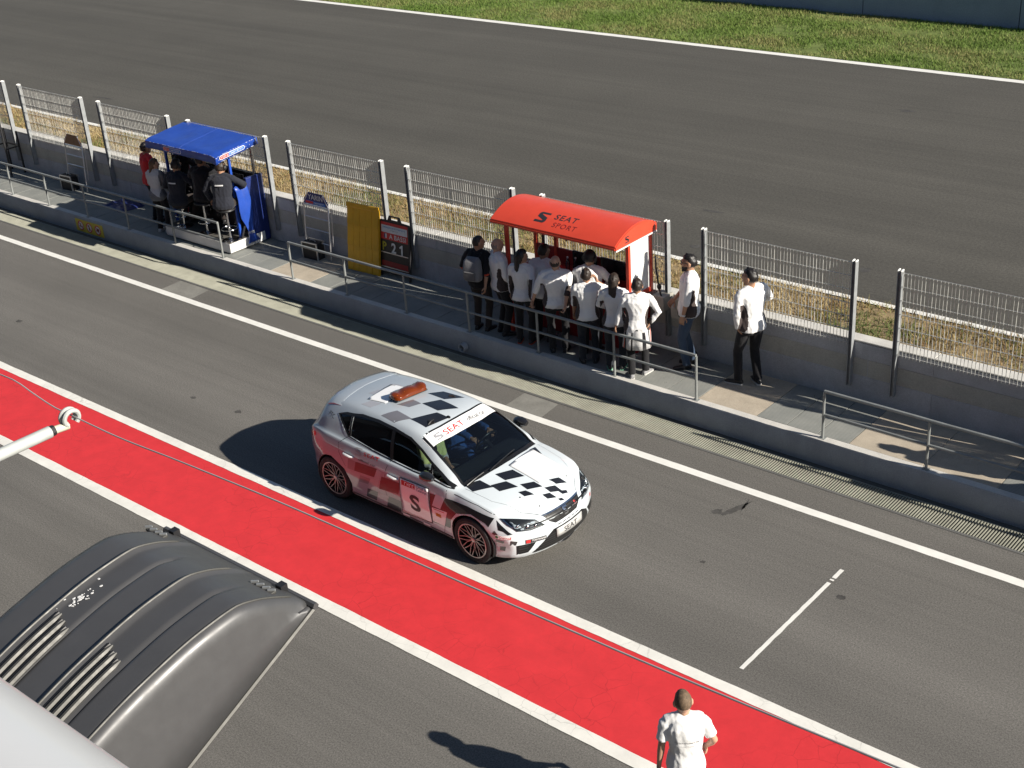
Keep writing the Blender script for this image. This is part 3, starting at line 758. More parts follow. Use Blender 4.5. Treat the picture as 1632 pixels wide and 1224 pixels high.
for m_, k in ((M_VINB, 'd'), (M_VING, 'g'), (M_VING2, 'p')):
    for q in CH[k]: pp('check_square', q, 'top', m_, off=.002)
pp('white_panel', [(1.205, -.009), (1.142, .514), (1.656, .502), (1.715, -.003)], 'top', M_VINW, off=.009, thick=.006)
pp('white_panel', [(-1.06, -.337), (-1.115, .15), (-.80, .20), (-.74, -.30)], 'top', M_VINW, off=.009, thick=.006)
# ---- side livery
for fr in ('right', 'left'):
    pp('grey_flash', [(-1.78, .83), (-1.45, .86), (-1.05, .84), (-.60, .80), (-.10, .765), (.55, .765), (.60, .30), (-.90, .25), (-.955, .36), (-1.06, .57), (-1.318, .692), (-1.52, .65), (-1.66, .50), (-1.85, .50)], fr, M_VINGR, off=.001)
    pp('black_flash', [(.60, .765), (.90, .788), (1.25, .790), (1.66, .745), (1.605, .625), (1.55, .66), (1.318, .712), (1.08, .645), (.96, .50), (.93, .36), (.62, .33), (.60, .55)], fr, M_VINB, off=.002)
    for q_ in ([(-.386, .786), (-.305, .76), (-.42, .48), (-.47, .41), (-.451, .639)], [(-.53, .60), (-.42, .62), (-.47, .43), (-.62, .41)], [(-.42, .40), (-.23, .42), (-.30, .24), (-.47, .25)]): pp('pale_check', q_, fr, M_VING2, off=.002)
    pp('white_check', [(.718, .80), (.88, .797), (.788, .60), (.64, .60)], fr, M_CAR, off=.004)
    for q in ([(-.802, .762), (-.386, .786), (-.451, .639), (-.847, .61)], [(-.305, .700), (.062, .719), (-.006, .531), (-.390, .480)], [(-.632, .400), (-.43, .410), (-.48, .255), (-.679, .256)], [(-.214, .42), (.036, .43), (-.013, .24), (-.293, .222)]):
        pp('check_square', q, fr, M_VINB, off=.002)
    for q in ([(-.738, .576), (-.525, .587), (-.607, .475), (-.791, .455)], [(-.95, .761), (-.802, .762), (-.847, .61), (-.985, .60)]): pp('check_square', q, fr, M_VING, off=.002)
    pp('sill_trim', [(-.95, .235), (-.95, .165), (.95, .165), (.95, .235)], fr, M_TRIM, off=.003)
    for q in ([(1.70, .665), (1.665, .745), (1.61, .62), (1.735, .61)],): pass
    pp('check_square', [(1.690, .725), (1.755, .672), (1.865, .60), (1.905, .575), (1.86, .565), (1.80, .60), (1.735, .612)], fr, M_VINB, off=.003)
    pp('check_square', [(1.69, .60), (1.75, .545), (1.72, .54), (1.66, .55)], fr, M_VINB, off=.003)
    pp('check_square', [(1.700, .478), (1.82, .474), (1.80, .435), (1.69, .44)], fr, M_VINB, off=.003)
    pp('check_square', [(1.895, .492), (1.95, .47), (1.935, .42), (1.88, .42)], fr, M_VINB, off=.003)
    pp('check_square', [(1.74, .37), (1.82, .386), (1.80, .316), (1.735, .315)], fr, M_VINB, off=.003)
    # panel gaps
    def gap(pts, w_=.007):
        L = []; Rr = []
        for i, p in enumerate(pts):
            a = pts[max(i-1, 0)]; b = pts[min(i+1, len(pts)-1)]; dx, dz = b[0]-a[0], b[1]-a[1]; l = math.hypot(dx, dz) or 1
            L.append((p[0]-dz/l*w_/2, p[1]+dx/l*w_/2)); Rr.append((p[0]+dz/l*w_/2, p[1]-dx/l*w_/2))
        project('panel_gap', L+Rr, [(i, i+1, len(L)+i+1, len(L)+i) for i in range(len(L)-1)], fr, M_TRIM, car, off=.0012)
    gap([(-.165, .955), (-.235, .80), (-.26, .50), (-.24, .24)]); gap([(.885, .905), (.89, .80), (.86, .5), (.80, .24)]); gap([(-1.02, 1.03), (-1.15, .93), (-1.14, .80), (-1.02, .62)])
    gap([(1.0, .865), (1.4, .835), (1.70, .775)], .006)
    for hx, hz in ((-.945, .812), (-.09, .762)):
        P, nn, i, t = BODY.ray_cast(Vector((hx, -3 if fr == 'right' else 3, hz)), FR[fr][3]); s = -1 if fr == 'right' else 1
        mb = MB(); mb.tube([(hx-.105, P.y-.004*s, hz+.004), (hx-.07, P.y+.026*s, hz+.008), (hx+.06, P.y+.028*s, hz+.004), (hx+.105, P.y-.004*s, hz-.006)], [.012, .017, .017, .012], 8)
        mb.build('door_handle', M_HANDLE, car, True)
    # door mirror
    s = -1 if fr == 'right' else 1; mb = MB(); rg = []
    for x, ky, kz in ((.50, .6, .6), (.53, .92, .92), (.60, 1, 1), (.66, .85, .85), (.715, .45, .5)):
        rg.append([(x+.05*math.sin(t)*.2, s*(.90+.075*ky*math.cos(t)), 1.02+.068*kz*math.sin(t)) for t in np.linspace(0, 2*math.pi, 15)[:-1]])
    mb.loft(rg); mb.bar((.60, s*.80, .955), (.60, s*.92, .975), .07, .035); mb.build('door_mirror', M_VINB, car, True)
# ---- lettering
V, F = logo(.125, .10); project('emblem', xf(V, -.75, .915), F, 'right', M_GREYT, car, off=.004)
V, F = text2d('SEAT', .29, .052, space=1.1, bold=.01); project('lettering', xf(V, -.50, .918), F, 'right', M_REDT, car, off=.004)
V, F = text2d('official car', .33, .035); project('lettering', xf(V, -.58, .815), F, 'right', M_DARKT, car, off=.004)
V, F = text2d('PTC', .13, .05); project('lettering', xf(V, -1.44, 1.19, -.12), F, 'right', M_DARKT, car, off=.004)
# banner across the head of the windscreen
pp('sun_strip', [(.258, -.60), (.292, -.28), (.302, 0), (.292, .28), (.258, .60), (.448, .625), (.487, .28), (.497, 0), (.487, -.28), (.448, -.625)], 'top', M_VINW, off=.002)
def on_strip(V, yc, xc): return [(xc-p[1], yc+p[0]) for p in V]
V, F = logo(.125, .10); project('emblem', on_strip(V, -.425, .385), F, 'top', M_GREYT, car, off=.005)
V, F = text2d('SEAT', .35, .085, space=1.1, bold=.012); project('lettering', on_strip(V, -.155, .393), F, 'top', M_REDT, car, off=.005)
V, F = text2d('official car', .33, .07); project('lettering', on_strip(V, .26, .393), F, 'top', M_DARKT, car, off=.005)
# race-control board hung on the right front door
DB = [(.062, .800), (.580, .815), (.590, .318), (.035, .275)]
bd = pp('door_board', DB, 'right', M_VINW, off=.012, thick=.008)
fr_ = [(.052, .812), (.592, .827), (.602, .306), (.022, .262)]
project('board_rim', DB+fr_, [(0, 1, 5, 4), (1, 2, 6, 5), (2, 3, 7, 6), (3, 0, 4, 7)], 'right', M_DARKT, bd, off=.011)
V, F = text2d('S', .19, .25, bold=.03); project('lettering', xf(V, .318, .515), F, 'right', M_DARKT, bd, off=.015)
pp('red_panel', [(.085, .790), (.335, .797), (.335, .728), (.087, .720)], 'right', M_REDT, bd, off=.015)
V, F = marks(4, .19, .045, 4); project('print', xf(V, .235, .758), F, 'right', M_VINW, bd, off=.017)
M_BLUET = plain('navy_lettering', (.02, .03, .16), .4)
V, F = text2d('Circuit de', .19, .04); project('lettering', xf(V, .46, .782), F, 'right', M_BLUET, bd, off=.015)
V, F = text2d('Catalunya', .19, .045); project('lettering', xf(V, .46, .735), F, 'right', M_BLUET, bd, off=.015)
b2 = pp('white_sticker', [(.635, .575), (.915, .60), (.825, .352), (.603, .347)], 'right', M_VINW, off=.005)
pp('yellow_mark', [(.69, .515), (.79, .515), (.785, .462), (.69, .462)], 'right', plain('amber_mark', (.55, .25, .02), .5), b2, off=.007)
pp('red_line', [(.655, .565), (.86, .578), (.86, .568), (.655, .555)], 'right', M_REDT, b2, off=.007)
for x in (.03, .42): pp('mounting_tab', [(x, .262), (x+.13, .266), (x+.13, .235), (x, .23)], 'right', M_VINW, bd, off=.012)
# ---- front end
GR = [(-.325, .672), (.345, .672), (.30, .612), (.215, .555), (-.195, .545), (-.28, .60)]
g = pp('grille', GR, 'front', M_TRIM, off=.003)
hexes = MB()
for j in range(5):
    for i in range(30):
        y = -.31+i*.0218+(j % 2)*.0109; z = .567+j*.022
        if not inside(grow(GR, -.012), y, z): continue
        l, nn, k, t = BODY.ray_cast(Vector((5, y, z)), Vector((-1, 0, 0)))
        if l is not None: hexes.ball(l+nn*.004, (.004, .0075, .0075), 6)
tag(hexes.build('mesh_insert', plain('grille_mesh', (.10, .10, .10), .35, .5), g), kind='stuff')
gap_ = [(-.345, .685), (.365, .685), (.345, .672), (-.325, .672)]; pp('grille_rim', gap_, 'front', M_CHROME, g, off=.005)
V, F = logo(.085, .085); project('emblem', xf(V, .01, .625), F, 'front', M_CHROME, g, off=.012)
V, F = text2d('R', .04, .035); project('emblem', xf(V, .215, .635), F, 'front', M_REDT, g, off=.01)
LG = [(-.24, .475), (.33, .475), (.47, .40), (.52, .31), (.50, .225), (-.50, .225), (-.545, .24), (-.40, .36)]
lg = pp('lower_grille', LG, 'front', M_TRIM, off=.003)
for i in range(6):
    z = .25+i*.032; q = [y for y in np.linspace(-.55, .55, 60) if inside(LG, y, z)]
    if q: pp('grille_bar', [(q[0], z), (q[-1], z), (q[-1], z+.008), (q[0], z+.008)], 'front', plain('grille_bar_paint', (.05, .05, .05), .4) if 'grille_bar_paint' not in bpy.data.materials else bpy.data.materials['grille_bar_paint'], lg, off=.008)
for i in range(5):
    y = -.16+i*.085; pp('air_slot', [(y, .514), (y+.06, .514), (y+.055, .503), (y-.005, .503)], 'front', M_TRIM, off=.004)
pl = pp('number_plate', [(-.205, .465), (.295, .465), (.295, .345), (-.205, .345)], 'front', M_PLATEW, off=.022, thick=.012)
V, F = text2d('SEAT', .25, .07); project('lettering', xf(V, .045, .405), F, 'front', M_DARKT, pl, off=.026)
for s in (-1, 1):
    fv = [(s*.50, .395), (s*.735, .41), (s*.73, .275), (s*.60, .272)]
    f_ = pp('fog_vent', fv, 'front', M_TRIM, off=.004)
    for z in (.31, .345, .38): pp('vent_bar', [(s*.61, z), (s*.71, z), (s*.71, z+.006), (s*.60, z+.006)], 'front', bpy.data.materials['grille_bar_paint'], f_, off=.008)
    HL = [(s*.355, .585), (s*.44, .672), (s*.60, .712), (s*.765, .745), (s*.745, .67), (s*.70, .60), (s*.55, .578)]
    h_ = pp('headlight', HL, 'front', M_TRIM, off=.002)
    for (y, z, ry, rz) in ((.66, .655, .035, .022), (.56, .63, .04, .026), (.47, .615, .03, .022)):
        l, nn, k, t = BODY.ray_cast(Vector((5, s*y, z)), Vector((-1, 0, 0)))
        mb = MB(); mb.ball(l+nn*.004, (.012, ry, rz), 12); mb.build('lamp', M_CHROME, h_, True)
    pp('daylight_strip', [(s*.735, .66), (s*.755, .735), (s*.742, .728), (s*.722, .655)], 'front', M_CHROME, h_, off=.006); pp('daylight_strip', [(s*.40, .588), (s*.56, .588), (s*.69, .61), (s*.69, .62), (s*.56, .598), (s*.40, .598)], 'front', M_CHROME, h_, off=.006)
    pp('lens', HL, 'front', M_LENS, h_, off=.014)
    tl = [(s*.50, .93), (s*.80, .925), (s*.815, .85), (s*.74, .80), (s*.52, .82)]
    pp('tail_light', tl, 'rear', plain('red_lens', (.42, .008, .01), .12, coat=1) if 'red_lens' not in bpy.data.materials else bpy.data.materials['red_lens'], off=.004)
    t2 = [(-1.80, .905), (-1.66, .930), (-1.645, .882), (-1.77, .825)]; pp('tail_light', t2, 'right' if s < 0 else 'left', bpy.data.materials['red_lens'], off=.004)
pp('red_marker', [(.63, .515), (.665, .52), (.66, .47), (.635, .47)], 'front', M_REDT, off=.004)
# stickers at the right front corner
ST = [(1.705, .548), (1.90, .555), (1.895, .508), (1.70, .495)]
s_ = pp('oval_sticker', ST, 'right', M_VINW, off=.005); V, F = text2d('Castrol', .14, .034); project('lettering', xf(V, 1.825, .527), F, 'right', M_REDT, s_, off=.008)
pp('sticker_dot', [(1.725+.02*math.cos(t), .523+.02*math.sin(t)) for t in np.linspace(0, 2*math.pi, 13)[:-1]], 'right', plain('green_mark', (.04, .22, .08), .4), s_, off=.008)
s_ = pp('black_sticker', [(-.63, .465), (-.355, .437), (-.355, .385), (-.63, .408)], 'front', M_DARKT, off=.005)
V, F = text2d('YOKOHAMA', .19, .03); project('lettering', xf(V, -.46, .425, -.11), F, 'front', M_VINW, s_, off=.008)
pp('sticker_mark', [(-.622, .458), (-.568, .452), (-.575, .410), (-.622, .415)], 'front', M_REDT, s_, off=.008)
# bonnet outline and washers
for s in (-1, 1): pp('panel_gap', [(1.08, s*.70), (1.5, s*.665), (1.85, s*.52), (2.0, s*.36), (1.995, s*.355), (1.847, s*.517), (1.5, s*.662), (1.08, s*.697)], 'top', M_TRIM, off=.0012)
for x, y in ((1.72, -.38), (1.93, -.26), (1.66, .28), (1.80, .42)):
    l, nn, k, t = BODY.ray_cast(Vector((x, y, 3)), Vector((0, 0, -1))); mb = MB(); mb.ball(l, .011, 8); mb.build('bonnet_pin', M_TRIM, car)
# ---- rear spoiler
rows = []
for k in range(15):
    y = -.575+1.15*k/14; b = BOW(-1.7)*.75*(abs(y)/.6)**2
    l, nn, i, t = BODY.ray_cast(Vector((-1.45+b, y, 3)), Vector((0, 0, -1)))
    zr = l.z+.004; ze = zr-.035+.012*(1-abs(y)/.6)
    rows.append([(-1.45+b, y, zr), (-1.60+b, y, zr-.004), (-1.70+b, y, ze), (-1.735+b, y, ze-.018), (-1.70+b, y, ze-.05), (-1.55+b, y, zr-.08), (-1.45+b, y, zr-.05)])
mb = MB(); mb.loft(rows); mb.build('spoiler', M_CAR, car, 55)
# ---- wipers, aerial, amber beacon bar
for p in ([(1.075, -.66), (1.085, -.36)], [(1.12, -.28), (1.03, .28)]):
    pts = []
    for k in range(9):
        x = p[0][0]+(p[1][0]-p[0][0])*k/8; y = p[0][1]+(p[1][1]-p[0][1])*k/8
        l, nn, i, t = BODY.ray_cast(Vector((x, y, 3)), Vector((0, 0, -1))); pts.append(l+nn*.022)
    mb = MB(); mb.tube(pts, .009, 6); mb.build('wiper', M_TRIM, car, True)
mb = MB(); mb.ball((.225, -.07, 1.40), (.035, .02, .02), 8); mb.build('aerial', M_TRIM, car, True)
BZ = 1.43; bb = MB(); bx, by = -.655, .045; L_ = .53
bb.box(-.105, .105, -L_/2+.01, L_/2-.01, 0, .024); base_ = bb.build('beacon_bar', M_TRIM, car, bevel=.008, loc=(bx, by, BZ)); base_.rotation_euler = (0, 0, R(-8))
rg = []
for k in range(13):
    y = -L_/2+L_*k/12; e = min(1, min(k, 12-k)/1.0) if min(k, 12-k) < 1 else 1; e = .55 if min(k, 12-k) == 0 else 1; z = .74+.36*abs(math.cos(math.pi*k/6))**.7
    rg.append([(.118*e*math.cos(t), y, .024+.072*z*(e**.5)*max(0, math.sin(t))**.75) for t in np.linspace(0, math.pi, 11)])
def m_amber():
    n = NT('amber_dome'); n.base(n.mix((.30, .06, .006), (.15, .022, .004), n.noise(n.pos(obj=True), 9, 2)))
    n.b.inputs['Transmission Weight'].default_value = .35; n.b.inputs['Coat Weight'].default_value = 1.0; n.b.inputs['IOR'].default_value = 1.3
    return n.set(rough=.12)
bb = MB(); bb.loft(rg); bb.build('amber_dome', m_amber(), base_, 50)
for y in (-.19, 0, .19):
    bb = MB(); bb.ball((0, y, .05), (.045, .06, .03), 10); bb.build('reflector', M_CHROME, base_, True)
# ---- wheels
def wheel(x, s):
    w_ = bpy.data.objects.new('wheel', None); link(w_, car); w_.empty_display_size = .1; w_.location = (x, s*.785, .323); w_.rotation_euler = (R(-90*s), random.uniform(0, 1), 0)
    mb = MB(); mb.rev([(.235, -.10), (.285, -.115), (.312, -.105), (.323, -.08), (.323, .08), (.312, .105), (.285, .115), (.238, .10), (.225, .06), (.225, -.06)], 48, close=True); mb.build('tyre', M_TYRE, w_, 35)
    mb = MB(); mb.mi = 0; mb.rev([(.0, .0), (.21, -.02), (.232, .05), (.236, .095), (.246, .102), (.246, .108), (.228, .106), (.222, .06), (.2, .01), (.0, .02)], 48)
    mb.mi = 1; mb.rev([(.247, .108), (.240, .112), (.229, .110), (.228, .103)], 48)
    for k in range(10):
        for d in (-1, 1):
            a = 2*math.pi*k/10+d*.055; b = 2*math.pi*k/10+d*.235
            p = [(.035*math.cos(a), .035*math.sin(a), .072), (.13*math.cos(a+d*.03), .13*math.sin(a+d*.03), .085), (.232*math.cos(b), .232*math.sin(b), .103)]
            mb.mi = 0; mb.bar(Vector(p[0])-Vector((0, 0, .018)), Vector(p[1])-Vector((0, 0, .018)), .016, .034); mb.bar(Vector(p[1])-Vector((0, 0, .018)), Vector(p[2])-Vector((0, 0, .018)), .016, .034)
            mb.mi = 1; mb.bar(p[0], p[1], .0065, .005); mb.bar(p[1], p[2], .0065, .005)
    mb.build('rim', [M_RIMB, M_RIMS], w_, 35)
    mb = MB(); mb.rev([(0, .092), (.03, .09), (.036, .07), (.036, .04)], 16); mb.build('hub_cap', M_RIMS, w_, True)
    mb = MB(); mb.rev([(0, -.06), (.19, -.06), (.19, -.035), (0, -.035)], 32); mb.build('brake_disc', M_GALV, w_)
    mb = MB(); mb.rev([(.36, -.36), (.36, .09), (.352, .09), (.352, -.36)], 32, M=Matrix.Translation((x, s*.785, .323)) @ Matrix.Rotation(R(-90*s), 4, 'X'), close=True)
    mb.v = [(a, b, max(c, .2)) for a, b, c in mb.v]; mb.build('wheel_arch_liner', M_TRIM, car)
for x in (-1.318, 1.318):
    for s in (-1, 1): wheel(x, s)
# ---- cabin
mb = MB(); mb.box(-1.5, 1.0, -.76, .76, .24, .30); mb.build('floor_pan', M_FABRIC, car)
mb = MB(); mb.loft([[(.52, y, .62), (.56, y, .86), (.68, y, .925), (.98, y, .93), (1.02, y, .62)] for y in (-.74, -.3, 0, .3, .74)]); mb.build('dashboard', plain('dash_plastic', (.035, .037, .04), .6, var=.2), car, 30)
def seat(x, y, back=.62):
    mb = MB(); rg = []
    for t, w_, d in ((0, .22, .13), (.5, .25, .15), (1, .25, .14)):
        rg.append([(x-.22+t*.50+0*a, y+w_*a, .38+d*b) for a, b in ((-1, .2), (-1, 1), (-.6, 1.05), (0, .95), (.6, 1.05), (1, 1), (1, .2))])
    mb.loft(rg); rg = []
    for t, w_ in ((0, .24), (.35, .25), (.75, .24), (1, .17)):
        px = x-.20-t*.20; pz = .46+t*back
        rg.append([(px+.07*a, y+w_*b, pz+.02*a) for a, b in ((-1, -1), (1, -1), (1.25, -.7), (.7, 0), (1.25, .7), (1, 1), (-1, 1))])
    mb.loft(rg); mb.ball((x-.43, y, 1.17), (.05, .13, .09), 10); mb.build('seat', M_FABRIC, car, True, bevel=0)
seat(-.10, .37); seat(-.10, -.37); seat(-.95, .37); seat(-.95, -.37)
mb = MB(); mb.rev([(.185+.014*math.cos(t), .014*math.sin(t)) for t in np.linspace(0, 2*math.pi, 9)[:-1]], 28, close=True); mb.box(-.18, .18, -.018, .018, -.01, .01); mb.box(-.018, .018, -.18, 0, -.01, .01); mb.ball((0, 0, 0), (.06, .06, .03), 10)
sw = mb.build('steering_wheel', M_TRIM, car, True); sw.location = (.44, .37, .90); sw.rotation_euler = (0, R(-62), 0)
mb = MB(); mb.tube([(.46, .37, .90), (.62, .37, .80)], .03, 8); mb.build('steering_column', M_TRIM, car)

# ================================================================== people
def skin_mat(name, c):
    n = NT(name); p = n.pos(obj=True); f = n.noise(p, 18, 4, .6)
    n.base(n.mix(tuple(x*.82 for x in c), c, f)); n.b.inputs['Subsurface Weight'].default_value = .08; n.b.inputs['Subsurface Radius'].default_value = (.02, .008, .004)
    return n.set(rough=.5, spec=.4)
SK1 = skin_mat('skin_light', (.56, .33, .225)); SK2 = skin_mat('skin_tan', (.44, .245, .155)); SK3 = skin_mat('skin_olive', (.36, .20, .125))
def cloth(name, c, var=.1, rough=.85):
    n = NT(name); p = n.pos(obj=True); f = n.noise(p, 7, 5, .65)
    n.base(n.mix(tuple(x*(1-var) for x in c), tuple(min(1, x*(1+var*.4)) for x in c), f)); n.bump(n.noise(p, 26, 4, .6), .35, .012)
    n.b.inputs['Sheen Weight'].default_value = .15
    return n.set(rough=rough, spec=.2)
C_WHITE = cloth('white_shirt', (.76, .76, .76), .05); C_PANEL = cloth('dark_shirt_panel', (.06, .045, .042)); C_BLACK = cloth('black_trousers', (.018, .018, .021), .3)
C_NAVY = cloth('navy_jacket', (.022, .024, .034), .3); C_CHAR = cloth('charcoal_jacket', (.014, .014, .017), .3); C_JEANS = cloth('blue_jeans', (.055, .085, .14), .3); C_DJEANS = cloth('dark_jeans', (.02, .024, .034), .35)
C_RED = cloth('red_shirt', (.60, .03, .035)); C_GREY = cloth('grey_jacket', (.17, .17, .18)); C_PALE = cloth('pale_grey_fabric', (.55, .55, .55)); C_BLUE = cloth('blue_race_suit', (.03, .09, .27)); C_HIVIS = cloth('hi_vis_yellow', (.66, .70, .30)); C_STRIPE = cloth('silver_stripe', (.65, .65, .65)); C_ORANGE = cloth('red_orange_trim', (.55, .07, .03)); C_BROWN = cloth('brown_black_trousers', (.035, .028, .026), .3)
H_BLK = plain('black_hair', (.012, .010, .010), .45, var=.4, scale=40, bump=.6, bscale=90); H_DK = plain('dark_brown_hair', (.028, .019, .014), .5, var=.4, scale=40, bump=.6, bscale=90); H_BR = plain('brown_hair', (.13, .072, .038), .5, var=.35, scale=40, bump=.6, bscale=90); H_FAIR = plain('cropped_fair_hair', (.15, .10, .06), .7, var=.55, scale=45, bump=.9, bscale=220); H_GREY = plain('grey_hair', (.24, .19, .165), .6, var=.3, scale=50, bump=.4, bscale=100)
SHOE_B = plain('black_shoe', (.02, .02, .022), .5, var=.3, scale=12); SHOE_G = plain('grey_shoe', (.27, .27, .28), .7, var=.2, scale=12); SHOE_W = plain('white_shoe', (.62, .61, .60), .6, var=.15, scale=12); SOLE = plain('shoe_sole', (.55, .54, .52), .7); M_EYE = plain('eye', (.03, .025, .022), .2); M_LIP = skin_mat('lips', (.34, .13, .11))
SHOE_GRN = plain('mint_sole', (.25, .60, .42), .6)

def remesh(mb, vox, smooth_it=2):
    me = mb.mesh('tmp'); bm = bmesh.new(); bm.from_mesh(me); bmesh.ops.recalc_face_normals(bm, faces=bm.faces); bm.to_mesh(me); bm.free()
    ob = bpy.data.objects.new('tmp', me); COL.objects.link(ob)
    r = ob.modifiers.new('r', 'REMESH'); r.mode = 'VOXEL'; r.voxel_size = vox
    if smooth_it: s = ob.modifiers.new('s', 'SMOOTH'); s.factor = .5; s.iterations = smooth_it
    bpy.context.view_layer.update()
    out = bpy.data.meshes.new_from_object(ob.evaluated_get(bpy.context.evaluated_depsgraph_get()))
    bpy.data.objects.remove(ob); bpy.data.meshes.remove(me); return out
def ik(a, c, l1, l2, hint):
    a = Vector(a); c = Vector(c); d = c-a; L = min(d.length, (l1+l2)*.999); u = d.normalized()
    x = (l1*l1-l2*l2+L*L)/(2*L); h = math.sqrt(max(l1*l1-x*x, 0)); hv = Vector(hint); hv = hv-u*hv.dot(u)
    if hv.length < 1e-4: hv = Vector((0, 1, 0))
    return a+u*x+hv.normalized()*h, a+u*L
def ell(c, rx, ry, ax, ay, n=16, sq=2.3):
    out = []
    for k in range(n):
        t = 2*math.pi*k/n; ct, st = math.cos(t), math.sin(t)
        out.append(c+ax*(rx*math.copysign(abs(ct)**(2/sq), ct))+ay*(ry*math.copysign(abs(st)**(2/sq), st)))
    return out
def hand_geo(mb, wrist, d, nrm, side, curl=.5, sc=1.0):
    """palm, four unequal fingers and a thumb; d points along the hand, nrm out of the back of it"""
    d = Vector(d).normalized(); nrm = Vector(nrm); nrm = (nrm-d*nrm.dot(d)).normalized(); s = d.cross(nrm)*side
    M = Matrix((s, d, nrm)).transposed(); w0 = Vector(wrist)
    mb.ball(w0+d*.045*sc, (.042*sc, .058*sc, .017*sc), 10, M)
    for k, (o, l) in enumerate(((-.030, .070), (-.010, .080), (.011, .075), (.030, .060))):
        p = w0+d*.088*sc+s*o*sc; a = 0; pts = [p-d*.03*sc]; pts.append(p); rr = [.0095*sc, .0092*sc]
        for j, q in enumerate((.42, .32, .26)):
            a += curl*(.75, .9, .7)[j]; p = p+(d*math.cos(a)-nrm*math.sin(a))*l*q*sc*1.05+s*o*.04; pts.append(p); rr.append((.0088, .0082, .006)[j]*sc)
        mb.tube(pts, rr, 6)
    p = w0+d*.02*sc-s*.03*sc; q1 = p+(d*.55-s*.75-nrm*.25).normalized()*.036*sc; q2 = q1+(d*.85-s*.25-nrm*(.2+curl*.6)).normalized()*.032*sc; q3 = q2+(d*.9+s*.1*curl-nrm*curl*.7).normalized()*.026*sc
    mb.tube([p, q1, q2, q3], [.013*sc, .0115*sc, .010*sc, .007*sc], 6)

